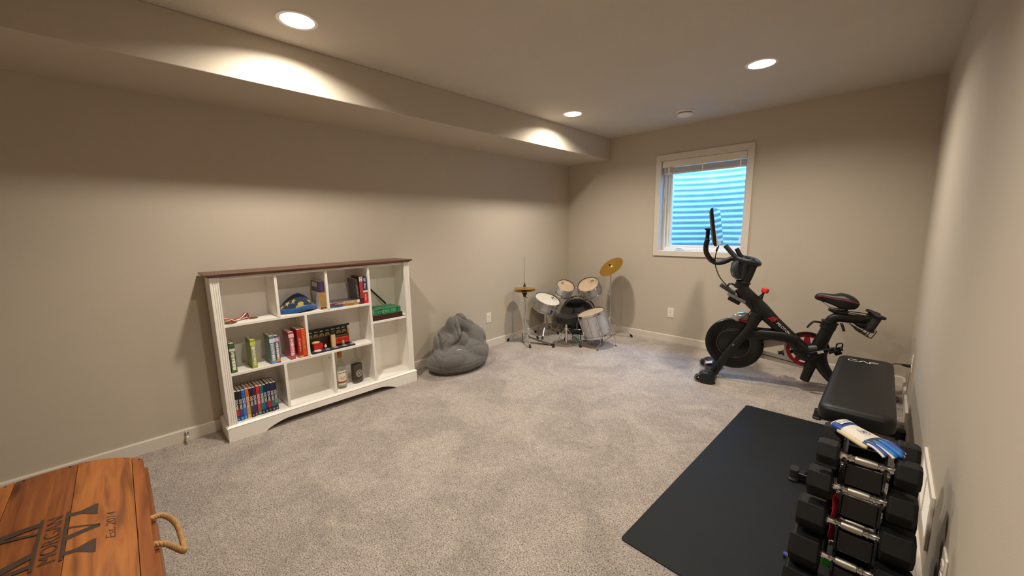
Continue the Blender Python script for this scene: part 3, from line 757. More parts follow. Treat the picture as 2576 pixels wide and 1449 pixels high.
# ------------------------------------------------------------------ bottles
bt = thing('glass_bottle', 'clear rum bottle with cream label and brown cap, bottom shelf', 'bottle', (0.190, -3.322, 0.117), math.radians(8), 'bottles on the bottom shelf')
MB().lathe([(0, 0), (0.030, 0), (0.0345, 0.004), (0.0350, 0.010), (0.0350, 0.165), (0.0330, 0.182), (0.022, 0.208), (0.0155, 0.232), (0.0140, 0.258), (0.0145, 0.262), (0, 0.262)], 40).build('glass_body', pane_mat('bottle_glass', (0.88, 0.90, 0.84)), bt)
MB().lathe([(0.0158, 0.252), (0.0165, 0.256), (0.0160, 0.300), (0.013, 0.303), (0, 0.303)], 28).build('cap', M('#a3642a', 0.35, 0.3, var=0.1), bt)
def arc_panel(r, z0, z1, a0, a1, n=14):
    return MB().grid(lambda u, v: (r*math.cos(a0+(a1-a0)*u), r*math.sin(a0+(a1-a0)*u), z0+(z1-z0)*v), n, 1)
lb = arc_panel(0.0354, 0.035, 0.148, -1.35, 1.05).build('label', M('#e3d8c2', 0.6, var=0.03), bt)
arc_panel(0.0357, 0.047, 0.062, -1.35, 1.05).build('label_band', M('#8a4a2c', 0.5), lb)
mb = MB(); lettering(mb, 'Captain Morgan', lambda u, v: (0.0358*math.cos(-0.15+u/0.0358), 0.0358*math.sin(-0.15+u/0.0358), 0.134+v), width=0.076, height=0.013, bold=0.01)
mb.build('label_lettering', M('#4a332a', 0.6), lb, smooth=0)
mb = MB()
for k, w in enumerate((0.04, 0.05, 0.036)): marks(mb, lambda u, v: (0.0358*math.cos(-0.15+u/0.0358), 0.0358*math.sin(-0.15+u/0.0358), 0.098-0.011*k+v), w, 0.006, seed=k)
mb.build('label_small_print', M('#9a5a44', 0.6), lb, smooth=0)
b2 = thing('glass_bottle', 'square-shouldered dark bottle with round white emblem, bottom shelf', 'bottle', (0.170, -3.187, 0.117), math.radians(12), 'bottles on the bottom shelf')
def sq(a, b, z, p=3.4, n=32):
    return [(a*math.copysign(abs(math.cos(2*PI*k/n))**(2/p), math.cos(2*PI*k/n)), b*math.copysign(abs(math.sin(2*PI*k/n))**(2/p), math.sin(2*PI*k/n)), z) for k in range(n)]
MB().loft([sq(0.026, 0.038, 0), sq(0.030, 0.042, 0.006), sq(0.031, 0.0435, 0.02), sq(0.031, 0.0435, 0.150), sq(0.030, 0.042, 0.158)]).build('dark_liquid_body', M('#3a322a', 0.12, var=0.1, coat=0.6), b2, smooth=50)
MB().loft([sq(0.030, 0.042, 0.158), sq(0.029, 0.041, 0.175), sq(0.024, 0.034, 0.192), sq(0.016, 0.019, 0.205, 2.4), sq(0.0135, 0.0135, 0.225, 2), sq(0.0135, 0.0135, 0.275, 2), sq(0.0150, 0.0150, 0.280, 2), sq(0.0150, 0.0150, 0.294, 2)]).build('clear_shoulder', pane_mat('clear_glass', (0.90, 0.91, 0.87)), b2, smooth=60)
em = MB()
def eb(a, b, d): return (d, a, 0.082+b)
def circ(r, n=32): return [(r*math.cos(2*PI*k/n), r*math.sin(2*PI*k/n)) for k in range(n)]
em.ring_plate(circ(0.019), circ(0.0165), 0.0310, 0.0316, eb)
for s_ in (-1, 1):
    em.prism([(-0.012*s_-0.0015, -0.010), (-0.012*s_+0.0015, -0.010), (0.012*s_+0.0015, 0.010), (0.012*s_-0.0015, 0.010)], 0.0310, 0.0316, eb)
em.prism(circ(0.005, 12), 0.0312, 0.0318, eb)
for k in range(22):
    a = 2*PI*k/22; c, q = 0.027*math.cos(a), 0.027*math.sin(a)
    em.prism([(c-0.0022, q-0.0026), (c+0.0022, q-0.0026), (c+0.0022, q+0.0026), (c-0.0022, q+0.0026)], 0.0310, 0.0316, eb)
em.build('white_emblem', M('#cfc9bb', 0.6), b2, smooth=0)

# ------------------------------------------------------------------ bean bag
from mathutils import noise
def bean_bag():
    t = thing('bean_bag', 'crumpled grey fabric bean bag slumped against the left wall', 'bean bag', (0.275, -2.215, 0))
    mb = MB()
    for c, r in (((0, 0, 0.095), (0.240, 0.345, 0.135)), ((0.050, -0.13, 0.145), (0.175, 0.205, 0.120)), ((0.035, 0.12, 0.155), (0.185, 0.205, 0.140)),
                 ((-0.02, 0.205, 0.245), (0.165, 0.130, 0.160)), ((-0.10, 0.02, 0.25), (0.12, 0.24, 0.17)), ((-0.05, -0.11, 0.25), (0.13, 0.13, 0.12)),
                 ((-0.05, -0.01, 0.385), (0.085, 0.080, 0.135)), ((-0.075, 0.095, 0.415), (0.075, 0.085, 0.115)), ((-0.06, 0.17, 0.360), (0.095, 0.085, 0.100)),
                 ((0.025, 0.0, 0.290), (0.10, 0.085, 0.110))):
        mb.ell(c, r, 28, 16)
    o = mb.build('fabric_body', M('#66635f', 0.9, var=0.08, scale=40, bump=0.0012, bscale=420, sheen=0.25), None, smooth=0)
    q = o.modifiers.new('remesh', 'REMESH'); q.mode = 'VOXEL'; q.voxel_size = 0.0085
    sm = o.modifiers.new('smooth', 'SMOOTH'); sm.iterations = 14; sm.factor = 0.5
    dg = bpy.context.evaluated_depsgraph_get(); me = bpy.data.meshes.new_from_object(o.evaluated_get(dg))
    o.modifiers.clear(); old = o.data; o.data = me; bpy.data.meshes.remove(old); o.name = 'fabric_body'; me.name = 'fabric_body'
    nrm = [v.normal.copy() for v in me.vertices]
    for i, v in enumerate(me.vertices):
        p = v.co.copy()
        hi = max(0.0, min(1.0, (p.z-0.14)/0.20))
        w = Vector((noise.noise(p*4+Vector((3, 1, 7))), noise.noise(p*4+Vector((9, 4, 2))), noise.noise(p*4)))*0.10
        d = 0.0
        for sc, dep, wid, of in ((3.1, 0.040, 0.055, 1.3), (5.6, 0.020, 0.05, 5.1)):
            q3 = Vector((p.x*1.0, p.y*1.15, p.z*0.75))+w
            n = noise.noise(q3*sc+Vector((of, of*2, of)))
            d -= dep*math.exp(-abs(n)/wid)*(0.04+0.96*hi)
        d += 0.010*noise.noise(p*3.0+Vector((4, 4, 4)))*(0.3+hi)
        d += 0.0022*math.sin(p.z*210+9*noise.noise(p*4))*max(0, 1-hi*1.6)*(0.02 < p.z < 0.12)
        a = math.atan2(p.y, p.x)
        for s_ in (-2.2, -1.25, -0.55, 0.10, 0.78, 1.5, 2.3):
            e = (a-s_-0.10*math.sin(p.z*9))
            if p.z < 0.30: d -= 0.007*math.exp(-(e/0.022)**2)
        v.co = p+nrm[i]*d
        if v.co.z < 0.0: v.co.z = 0.0
        # wide skirt at the floor
        if v.co.x < -0.262: v.co.x = -0.262
    me.polygons.foreach_set('use_smooth', [True]*len(me.polygons)); me.update()
    me.materials.clear(); me.materials.append(M('#66635f', 0.9, var=0.08, scale=40, bump=0.0012, bscale=420, sheen=0.25))
    o.parent = t
    bv = BVHTree.FromPolygons([v.co for v in me.vertices], [p.vertices for p in me.polygons])
    hits = []
    for k in range(5):
        h = bv.ray_cast(Vector((0.6, -0.13+0.014*k, 0.60)), Vector((-0.55, 0, -0.45)).normalized())
        if h[0]: hits.append(h[0]+h[1]*0.003)
    if len(hits) > 2: MB().tube(hits, 0.003, 6).build('label_tag', WHITE, t)
    # hem seam around the foot
    hem = []
    for k in range(72):
        a = 2*PI*k/72; h = bv.ray_cast(Vector((math.cos(a)*0.8, math.sin(a)*0.8, 0.035)), Vector((-math.cos(a), -math.sin(a), 0)))
        if h[0] and h[0].x > -0.25: hem.append(h[0]+h[1]*0.001)
    if len(hem) > 10: MB().tube(hem, 0.0035, 6).build('hem_piping', M('#4a4744', 0.9), t)
    return t
bean_bag()

# ------------------------------------------------------------------ drum kit
SPARK = M('#c9cacc', 0.30, 0.45, var=0.10, scale=180)
HEADC = M('#bda78c', 0.22, var=0.10, scale=9)
HEADW = M('#e2dccf', 0.45, var=0.02)
HEADB = M('#0e0e0f', 0.14, var=0.05, coat=0.5)
BRASS = M('#d0a648', 0.36, 0.9, var=0.10, scale=3, stretch=(1, 1, 40))
CAMP = Vector((3.238, -4.457, 1.361))
def facing(p, a, phi):
    """normal leaning towards the viewer's side: a = share along the view, phi = sideways lean in degrees"""
    p = Vector(p); tc = (CAMP-p).normalized(); right = Vector((0, 0, 1)).cross(tc).normalized(); u = tc.cross(right)
    b = math.sqrt(1-a*a); f = math.radians(phi)
    return (tc*a+(right*math.sin(f)+u*math.cos(f))*b).normalized()
def drum_parts(t, m, r, depth, head, nlug, hoop=CHROME, shell=SPARK, logo=True, bottom=HEADC, long_lug=False, hoop_w=0.012):
    MB().lathe([(r-0.004, 0.0), (r-0.001, 0.0), (r-0.001, -depth), (r-0.004, -depth)], 56, m).build('shell', shell, t)
    MB().lathe([(0, 0.0035), (r-0.004, 0.003), (r-0.001, -0.002)], 56, m).build('head', head, t)
    MB().lathe([(0, -depth-0.003), (r-0.004, -depth-0.0025), (r-0.001, -depth+0.002)], 56, m).build('bottom_head', bottom, t)
    for z0 in (0.004, -depth-0.004):
        s_ = 1 if z0 > 0 else -1
        MB().lathe([(r+0.002, z0+s_*0.004), (r+0.008, z0+s_*0.005), (r+0.009, z0), (r+0.007, z0-s_*hoop_w), (r+0.012, z0-s_*(hoop_w+0.001)), (r+0.012, z0-s_*(hoop_w+0.004)), (r+0.002, z0-s_*(hoop_w+0.004)), (r+0.001, z0)], 56, m).build('hoop', hoop, t)
    for k in range(nlug):
        mm = m @ Matrix.Rotation(2*PI*(k+0.3)/nlug, 4, 'Z'); mb = MB()
        if long_lug: mb.box((r, -0.006, -depth*0.80), (r+0.010, 0.006, -depth*0.20), mm)
        else:
            for zc in (-depth*0.28, -depth*0.72): mb.ell((r+0.003, 0, zc), (0.009, 0.007, depth*0.13), 12, 8, mm)
        mb.tube([(r+0.0105, 0, -depth-0.008), (r+0.0105, 0, 0.008)], 0.0028, 8, mtx=mm)
        for zc in (0.008, -depth-0.010): mb.ell((r+0.0105, 0, zc), (0.006, 0.006, 0.006), 10, 6, mm)
        mb.build('lug', CHROME, t)
    if logo:
        lu, lv = (logo, r*0.52) if not isinstance(logo, tuple) else logo
        mb = MB(); x = Vector((0, 0, 1)); zz = m.to_3x3() @ Vector((0, 0, 1))
        upv = (Vector((0, 0, 1))-zz*zz.z).normalized(); rv = upv.cross(zz); o = m.translation
        lettering(mb, 'R', lambda u, v: o+zz*0.0042+upv*(lv+v)+rv*(u+lu), width=r*0.42, height=r*0.30, shear=0.35, bold=0.01)
        marks(mb, lambda u, v: o+zz*0.0042+upv*(lv-r*0.26+v)+rv*(u+lu), r*0.35, r*0.08, seed=3)
        mb.build('logo', M('#2c2723', 0.6), t, smooth=0)
def tripod(t, zc, zb, R, a0, foot_r=0.013, leg_r=0.007, mat=CHROME, spread=1.0):
    """three braced legs with rubber feet"""
    for k in range(3):
        a = a0+2*PI*k/3; c, s_ = math.cos(a), math.sin(a)
        mb = MB(); mb.tube([(0.012*c, 0.012*s_, zc), (R*c, R*s_, 0.016)], (leg_r*0.55, leg_r), 8)
        mid = Vector((0.012*c, 0.012*s_, zc)).lerp(Vector((R*c, R*s_, 0.016)), 0.55)
        mb.tube([(0.010*c, 0.010*s_, zb), mid], (leg_r*0.4, leg_r*0.75), 8)
        lg = mb.build('leg', mat, t)
        d = Vector((R*c, R*s_, 0.016))-Vector((0.012*c, 0.012*s_, zc)); d.normalize(); e = Vector((R*c, R*s_, 0.016))
        MB().tube([e-d*0.024, e-d*0.002, Vector((e.x+d.x*0.004, e.y+d.y*0.004, 0.0))], [foot_r*0.75, foot_r, foot_r*1.05], 12).build('rubber_foot', BLACK, lg)
def collar(t, z, r=0.017, h=0.022, wing=0.4):
    mb = MB(); mb.lathe([(0.008, -h/2), (r, -h/2), (r, h/2), (0.008, h/2)], 20, Matrix.Translation((0, 0, z)))
    mb.tube([(r*0.8*math.cos(wing), r*0.8*math.sin(wing), z), (r*2.2*math.cos(wing), r*2.2*math.sin(wing), z)], 0.003, 6)
    mb.tube([(r*2.2*math.cos(wing)-0.010*math.sin(wing), r*2.2*math.sin(wing)+0.010*math.cos(wing), z-0.006), (r*2.2*math.cos(wing)+0.010*math.sin(wing), r*2.2*math.sin(wing)-0.010*math.cos(wing), z+0.006)], 0.004, 6)
    return mb.build('clamp', CHROME, t)
def cymbal(mb, m, r, bell=0.032, th=0.0018, flip=1):
    prof = [(0.004, 0.018), (0.014, 0.017), (bell*0.8, 0.010), (bell, 0.006), (r*0.6, 0.001), (r, -0.006), (r, -0.006-th), (r*0.6, 0.001-th), (bell, 0.006-th), (bell*0.8, 0.010-th), (0.004, 0.016-th)]
    return mb.lathe([(a, b*flip) for a, b in prof], 64, m)

# hi-hat
hh = thing('hi_hat', 'pair of brass hi-hat cymbals on a chrome tripod stand with pedal', 'hi-hat', (0.214, -1.160, 0))
tripod(hh, 0.275, 0.10, 0.218, math.radians(-33))
MB().tube([(0, 0, 0.05), (0, 0, 0.36)], 0.0135, 14).build('lower_tube', CHROME, hh)
MB().tube([(0, 0, 0.36), (0, 0, 0.565)], 0.0105, 14).build('upper_tube', CHROME, hh)
collar(hh, 0.275, 0.020, 0.024); collar(hh, 0.555, 0.015, 0.02, 0.2)
MB().tube([(0, 0, 0.55), (0, 0, 1.03)], 0.0032, 8).build('pull_rod', CHROME, hh)
MB().lathe([(0.004, 0.560), (0.016, 0.560), (0.018, 0.582), (0.030, 0.596), (0.030, 0.608), (0.004, 0.612)], 20).build('seat_cup', BLACK, hh)
m = Matrix.Translation((0, 0, 0.630)) @ Matrix.Rotation(math.radians(2.5), 4, 'X')
cymbal(MB(), m, 0.128, flip=-1).build('bottom_cymbal', BRASS, hh, smooth=60)
m = Matrix.Translation((0, 0, 0.667)) @ Matrix.Rotation(math.radians(-2), 4, 'X')
cymbal(MB(), m, 0.128).build('top_cymbal', BRASS, hh, smooth=60)
MB().lathe([(0.004, 0.682), (0.014, 0.684), (0.014, 0.698), (0.007, 0.702), (0.007, 0.722), (0.004, 0.724)], 16).build('clutch', BLACK, hh)
MB().tube([(0.006, 0, 0.708), (0.020, 0.010, 0.712)], 0.003, 6).build('wing_screw', CHROME, hh)
ft = MB(); pa = Vector((0.05, 0.02, 0.075)); pb_ = Vector((0.300, 0.125, 0.012)); sd = Vector((-0.38, 0.92, 0))*0.028
ft.loft([[pa-sd*0.8, pa+sd*0.8, pa+sd*0.8-Vector((0, 0, .006)), pa-sd*0.8-Vector((0, 0, .006))], [pa.lerp(pb_, .5)-sd*1.1+Vector((0, 0, -.006)), pa.lerp(pb_, .5)+sd*1.1+Vector((0, 0, -.006)), pa.lerp(pb_, .5)+sd*1.1-Vector((0, 0, .012)), pa.lerp(pb_, .5)-sd*1.1-Vector((0, 0, .012))], [pb_-sd, pb_+sd, pb_+sd-Vector((0, 0, .006)), pb_-sd-Vector((0, 0, .006))]])
ft.build('footboard', STEEL, hh, smooth=0, bevel=0.002)
MB().box((-0.02, -0.03, 0.0), (0.02, 0.03, 0.010), Matrix.Translation((0.305, 0.127, 0)) @ Matrix.Rotation(0.39, 4, 'Z')).build('heel_plate', BLACK, hh, smooth=0, bevel=0.002)
MB().tube([(-0.018, -0.026, 0.115), (-0.018, -0.026, 0.02), (0.004, -0.030, 0.006)], 0.004, 8).build('pedal_bracket', BLACK, hh)
MB().tube([(0.0, 0, 0.115), (0.03, 0.012, 0.115), (0.05, 0.02, 0.07)], 0.004, 8).build('pedal_link', BLACK, hh)

# crash cymbal
cr = thing('crash_cymbal', 'tilted brass crash cymbal on a chrome tripod stand by the back wall', 'cymbal', (0.850, -0.300, 0))
tripod(cr, 0.265, 0.17, 0.272, math.radians(40.6))
MB().tube([(0, 0, 0.14), (0, 0, 0.54)], 0.0125, 14).build('lower_tube', CHROME, cr)
MB().tube([(0, 0, 0.54), (0, 0, 0.865)], 0.0090, 14).build('upper_tube', CHROME, cr)
collar(cr, 0.545, 0.017, 0.03, 3.6); collar(cr, 0.265, 0.019, 0.026, 3.6); collar(cr, 0.185, 0.017, 0.016, 3.6)
pc = Vector((0.850, -0.300, 0.884)); nz = facing(pc, 0.50, -37)
m = Matrix.Translation((-0.850, 0.300, 0)) @ frame(pc, nz)
cymbal(MB(), m, 0.158, 0.030).build('cymbal_disc', BRASS, cr, smooth=60)
MB().lathe([(0.004, 0.016), (0.013, 0.017), (0.013, 0.026), (0.005, 0.028), (0.005, 0.040), (0, 0.040)], 16, m).build('felt_and_nut', BLACK, cr)
MB().tube([(0, 0, 0.86), Vector((0, 0, 0.884))-nz*0.012, Vector((0, 0, 0.884))+nz*0.02], 0.006, 10).build('tilter', CHROME, cr)

# bass drum
bax = Vector((0.50, -0.866, 0)); bcn = Vector((0.485, -0.475, 0.243))
bd = thing('bass_drum', 'silver bass drum with glossy black head in the corner behind the stool', 'bass drum', (bcn.x, bcn.y, 0))
m = Matrix.Translation((-bcn.x, -bcn.y, 0)) @ frame(bcn, bax)
drum_parts(bd, m, 0.212, 0.27, HEADB, 8, hoop=BLACK, logo=None, hoop_w=0.022, bottom=HEADB)
for s_ in (-1, 1):
    p = Vector((0.5*-0.19+0.866*0.185*s_, 0.866*0.19+0.5*0.185*s_, 0.14)); q = Vector((0.5*-0.12+0.866*0.30*s_, 0.866*0.12+0.5*0.30*s_, 0.006))
    sp_ = MB().tube([p, q], 0.006, 8).build('spur', CHROME, bd)
    MB().ell(q, (0.009, 0.009, 0.006), 12, 8).build('spur_tip', BLACK, sp_)
MB().tube([(-0.06, 0.10, 0.45), (-0.06, 0.10, 0.585)], 0.011, 12).build('tom_post', CHROME, bd)
MB().tube([(-0.145, 0.055, 0.575), (-0.06, 0.10, 0.59), (0.045, 0.155, 0.580)], 0.009, 10).build('tom_arm', CHROME, bd)
MB().box((-0.035, -0.02, 0), (0.035, 0.02, 0.02), Matrix.Translation((-0.06, 0.10, 0.448)) @ Matrix.Rotation(0.5, 4, 'Z')).build('mount_plate', CHROME, bd, smooth=0, bevel=0.003)

def kit_drum(name, label, c, a, phi, r, depth, head, n, **k):
    c = Vector(c); t = thing(name, label, 'drum', (c.x, c.y, 0))
    m = Matrix.Translation((-c.x, -c.y, 0)) @ frame(c, facing(c, a, phi))
    drum_parts(t, m, r, depth, head, n, **k); return t, m
kit_drum('tom_drum', 'smaller silver tom drum tilted above the bass drum, on the left', (0.330, -0.505, 0.622), 0.63, 20, 0.108, 0.118, HEADC, 6, logo=-0.03)
kit_drum('tom_drum', 'larger silver tom drum tilted above the bass drum, on the right', (0.580, -0.375, 0.646), 0.62, -22, 0.130, 0.132, HEADC, 6, logo=0.02)
sn, m = kit_drum('snare_drum', 'silver snare drum with white head beside the hi-hat', (0.222, -0.742, 0.470), 0.42, 19, 0.158, 0.125, HEADW, 8, logo=(0.098, 0.0))
MB().box((0.156, -0.018, -0.095), (0.176, 0.018, -0.03), m @ Matrix.Rotation(2.4, 4, 'Z')).build('strainer', BLACK, sn, smooth=0, bevel=0.003)
MB().box((0.156, -0.020, -0.11), (0.180, 0.020, -0.05), m @ Matrix.Rotation(-0.45, 4, 'Z')).build('butt_plate', CHROME, sn, smooth=0, bevel=0.004)
ss = thing('snare_stand', 'chrome tripod stand under the snare drum', 'stand', (0.198, -0.762, 0))
tripod(ss, 0.17, 0.06, 0.175, math.radians(-62))
MB().tube([(0, 0, 0.035), (0, 0, 0.285)], 0.0115, 12).build('post', CHROME, ss)
collar(ss, 0.17, 0.020, 0.024, 3.3); collar(ss, 0.075, 0.019, 0.02, 3.0)
nz = facing((0.222, -0.742, 0.47), 0.42, 19)
bp = Vector((0.222-0.198, -0.742+0.762, 0.470))-nz*0.142
fr_ = frame(bp, nz)
for k in range(3):
    a = 2*PI*k/3+0.5; q = fr_ @ Vector((0.15*math.cos(a), 0.15*math.sin(a), 0)); q2 = fr_ @ Vector((0.17*math.cos(a), 0.17*math.sin(a), 0.015))
    MB().tube([(0, 0, 0.283), q, q2], 0.0055, 8).build('basket_arm', CHROME, ss)

# floor tom
fc = (0.868, -0.758, 0.392)
fl, m = kit_drum('floor_tom', 'silver floor tom tilted on thin bent legs right of the stool', fc, 0.24, -18, 0.150, 0.265, HEADC, 8, logo=None)
for k, (fx, fy) in enumerate(((1.023, -0.853), (1.098, -0.580), (0.735, -0.640))):
    a = (0.35, 1.75, 4.0)[k]
    ft_ = Vector((fx-fc[0], fy-fc[1], 0.006))
    # leg runs down the shell on the side nearest its foot
    best = min((m @ Vector((0.162*math.cos(q*0.1), 0.162*math.sin(q*0.1), -0.17)) for q in range(63)), key=lambda p: (Vector((p.x, p.y, 0))-Vector((ft_.x, ft_.y, 0))).length)
    ax = (m.to_3x3() @ Vector((0, 0, 1)))
    pts = [best+ax*0.08, best-ax*0.10, (best-ax*0.10).lerp(ft_, 0.5)+Vector((0.01, 0.01, 0)), ft_+Vector((-0.006, -0.004, 0.02)), ft_]
    lg = MB().tube(spline(pts, 5), 0.0042, 8).build('leg', CHROME, fl)
    MB().ell(ft_, (0.011, 0.011, 0.006), 12, 8).build('rubber_foot', BLACK, lg)
    MB().box((-0.012, -0.010, -0.018), (0.012, 0.010, 0.018), frame(best, ax)).build('leg_bracket', CHROME, fl, smooth=0, bevel=0.003)

# stool
th = thing('drum_throne', 'round black padded drum stool on chrome tripod legs', 'stool', (0.644, -0.919, 0))
tripod(th, 0.200, 0.055, 0.178, math.radians(-109), 0.015, 0.008)
MB().tube([(0, 0, 0.03), (0, 0, 0.29)], 0.0125, 14).build('post', CHROME, th)
MB().lathe([(0, 0.272), (0.110, 0.274), (0.126, 0.280), (0.132, 0.292), (0.133, 0.335), (0.128, 0.350), (0.112, 0.359), (0.06, 0.363), (0, 0.363)], 48).build('cushion', M('#101011', 0.38, var=0.1, bump=0.0006, bscale=300), th)
MB().lathe([(0, 0.262), (0.045, 0.262), (0.05, 0.274), (0, 0.274)], 20).build('seat_plate', BLACK, th)
collar(th, 0.2, 0.021, 0.024)

# bass pedal
bp_ = thing('bass_pedal', 'steel bass drum pedal on the carpet between the stool and the floor tom', 'pedal', (0.615, -0.665, 0), math.radians(-58))
MB().box((0.0, -0.035, 0.0), (0.24, 0.035, 0.006)).build('base_plate', STEEL, bp_, smooth=0, bevel=0.002)
MB().loft([[(0.03, -0.03, 0.075), (0.03, 0.03, 0.075), (0.03, 0.03, 0.068), (0.03, -0.03, 0.068)], [(0.17, -0.034, 0.022), (0.17, 0.034, 0.022), (0.17, 0.034, 0.015), (0.17, -0.034, 0.015)]]).build('footboard', M('#8fa39f', 0.35, 0.6), bp_, smooth=0)
MB().box((0.17, -0.034, 0.006), (0.238, 0.034, 0.020)).build('heel_plate', M('#8fa39f', 0.35, 0.6), bp_, smooth=0, bevel=0.003)
for y in (-0.048, 0.048): MB().tube([(0.0, y, 0.0), (0.0, y, 0.135)], 0.006, 8).build('upright', BLACK, bp_)
MB().tube([(0.0, -0.05, 0.13), (0.0, 0.05, 0.13)], 0.006, 8).build('axle', CHROME, bp_)
bt_ = MB().tube([(0, 0, 0.13), (-0.035, 0, 0.235)], 0.004, 8).build('beater_rod', CHROME, bp_)
MB().ell((-0.037, 0, 0.245), (0.020, 0.020, 0.022), 16, 10).build('beater', M('#c9b79a', 0.8), bt_)
MB().tube([(0.008, 0, 0.125), (0.028, 0, 0.074)], 0.004, 6).build('chain', BLACK, bp_)

# ------------------------------------------------------------------ exercise bike (local x = towards the rear, y = away from the viewer)
BIKE = M('#0a0a0b', 0.46, var=0.10); BGREY = M('#c6bfb5', 0.40, 0.0, var=0.05); BRED = M('#a31f28', 0.4, var=0.08)
SCREEN = M('#20262c', 0.03, var=0.02, spec=0.9, coat=1.0)
bk = thing('exercise_bike', 'black exercise bike with flywheel and screen facing left in front of the window', 'exercise bike', (2.096, -0.80, 0), math.radians(13))
def S(*pts): return [(p[0], p[2] if len(p) > 2 else 0.0, p[1]) for p in pts]   # (s, z[, y]) -> local
YA = (0, 1, 0)
def beam(name, pts, half, y=0.0, by=0.03, power=2.6, mat=BIKE, n=20, parent=bk, k=5, caps=True):
    P = spline([(a, y, b) for a, b in pts], k)
    if isinstance(half, (list, tuple)):
        m_ = len(P); H_ = []
        for i in range(m_):
            f = i/(m_-1)*(len(half)-1); j = min(int(f), len(half)-2); H_.append(half[j]+(half[j+1]-half[j])*(f-j))
    else: H_ = [half]*len(P)
    return MB().tube(P, [(h, by) for h in H_], n, axis=YA, power=power).build(name, mat, parent, smooth=50)
# flywheel
fm = Matrix.Translation((0.246, 0, 0.326)) @ Matrix.Rotation(PI/2, 4, 'X')
prof = [(0, 0.012), (0.020, 0.012), (0.022, 0.018), (0.112, 0.018), (0.120, 0.014), (0.128, 0.018), (0.150, 0.018), (0.160, 0.024), (0.218, 0.024), (0.224, 0.018)]
MB().lathe(prof+[(r, -z) for r, z in prof[::-1]], 72, fm).build('flywheel', M('#0f0f10', 0.30, 0.2, var=0.06), bk)
MB().lathe([(0.128, 0.0186), (0.1305, 0.0192), (0.133, 0.0186)], 72, fm).build('flywheel_ring', M('#5a5a5c', 0.35, 0.6), bk)
for s_ in (-1, 1):
    beam('fork_leg', [(0.110, 0.050), (0.126, 0.083), (0.200, 0.232), (0.270, 0.346), (0.325, 0.430), (0.372, 0.515), (0.405, 0.62)], [0.036, 0.034, 0.033, 0.034, 0.034, 0.038, 0.046], 0.062*s_, 0.020)
    beam('stay', [(0.31, 0.400), (0.37, 0.430), (0.48, 0.440), (0.60, 0.438), (0.68, 0.415)], [0.030, 0.042, 0.038, 0.040, 0.04], 0.050*s_, 0.016)
MB().cyl((0.246, -0.088, 0.330), (0.246, 0.088, 0.330), 0.009, n=14).build('axle_bolt', STEEL, bk)
beam('down_tube', [(0.272, 0.822), (0.300, 0.780), (0.36, 0.715), (0.43, 0.646), (0.53, 0.546), (0.63, 0.446), (0.72, 0.360), (0.79, 0.318)], [0.052, 0.056, 0.060, 0.060, 0.049, 0.048, 0.05, 0.045], 0, 0.052, power=3)
beam('gusset', [(0.405, 0.665), (0.412, 0.62), (0.398, 0.570), (0.380, 0.52)], [0.05, 0.058, 0.046, 0.03], 0, 0.058, power=3)
beam('seat_tube', [(0.888, 0.560), (0.868, 0.490), (0.842, 0.405), (0.812, 0.290), (0.790, 0.180), (0.767, 0.085)], [0.044, 0.043, 0.047, 0.046, 0.034, 0.031], 0, 0.040, power=3)
beam('bottom_bracket_shell', [(0.700, 0.350), (0.765, 0.318), (0.84, 0.350)], [0.05, 0.075, 0.06], 0, 0.055, power=2.5)
beam('rear_leg', [(0.845, 0.335), (0.860, 0.250), (0.905, 0.170), (0.975, 0.095), (1.03, 0.045)], [0.045, 0.048, 0.040, 0.036, 0.034], 0, 0.038, power=3)
# stabilisers
def stab(s0, label_wheels, name):
    rings = []
    for y, hs, hz in ((-0.262, 0.03, 0.026), (-0.255, 0.062, 0.046), (-0.20, 0.072, 0.052), (-0.14, 0.052, 0.044), (-0.06, 0.040, 0.034), (0.06, 0.040, 0.034), (0.14, 0.052, 0.044), (0.20, 0.072, 0.052), (0.255, 0.062, 0.046), (0.262, 0.03, 0.026)):
        rings.append([(s0+hs*math.copysign(abs(math.cos(2*PI*k/24))**0.75, math.cos(2*PI*k/24)), y, hz*(1+math.copysign(abs(math.sin(2*PI*k/24))**0.75, math.sin(2*PI*k/24)))) for k in range(24)])
    MB().loft(rings).build(name, M('#15181a', 0.35, var=0.1), bk, smooth=50)
    for s_ in (-1, 1):
        if label_wheels:
            wm = Matrix.Translation((s0-0.065, 0.225*s_, 0.036)) @ Matrix.Rotation(PI/2, 4, 'X')
            MB().lathe([(0.012, -0.012), (0.034, -0.012), (0.036, -0.008), (0.036, 0.008), (0.034, 0.012), (0.012, 0.012)], 28, wm).build('transport_wheel', BLACKP, bk)
            MB().lathe([(0.027, 0.0122), (0.029, 0.0130), (0.031, 0.0122)], 28, wm).build('wheel_rim', M('#8fb3a8', 0.3, 0.6), bk)
        MB().lathe([(0, 0), (0.022, 0), (0.022, 0.012), (0, 0.012)], 20, Matrix.Translation((s0+0.03, 0.20*s_, 0.0))).build('levelling_foot', BLACK, bk)
stab(0.070, True, 'front_stabiliser'); stab(1.035, False, 'rear_stabiliser')
MB().grid(lambda u, v: (0.028+0.055*u, 0.06+0.11*v, 0.078+0.012*u), 2, 4).build('warning_sticker', M('#d9d2c6', 0.5), bk)
MB().box((0.022, 0.055, 0.074), (0.032, 0.175, 0.0795)).build('sticker_band', M('#d2642c', 0.5), bk, smooth=0)
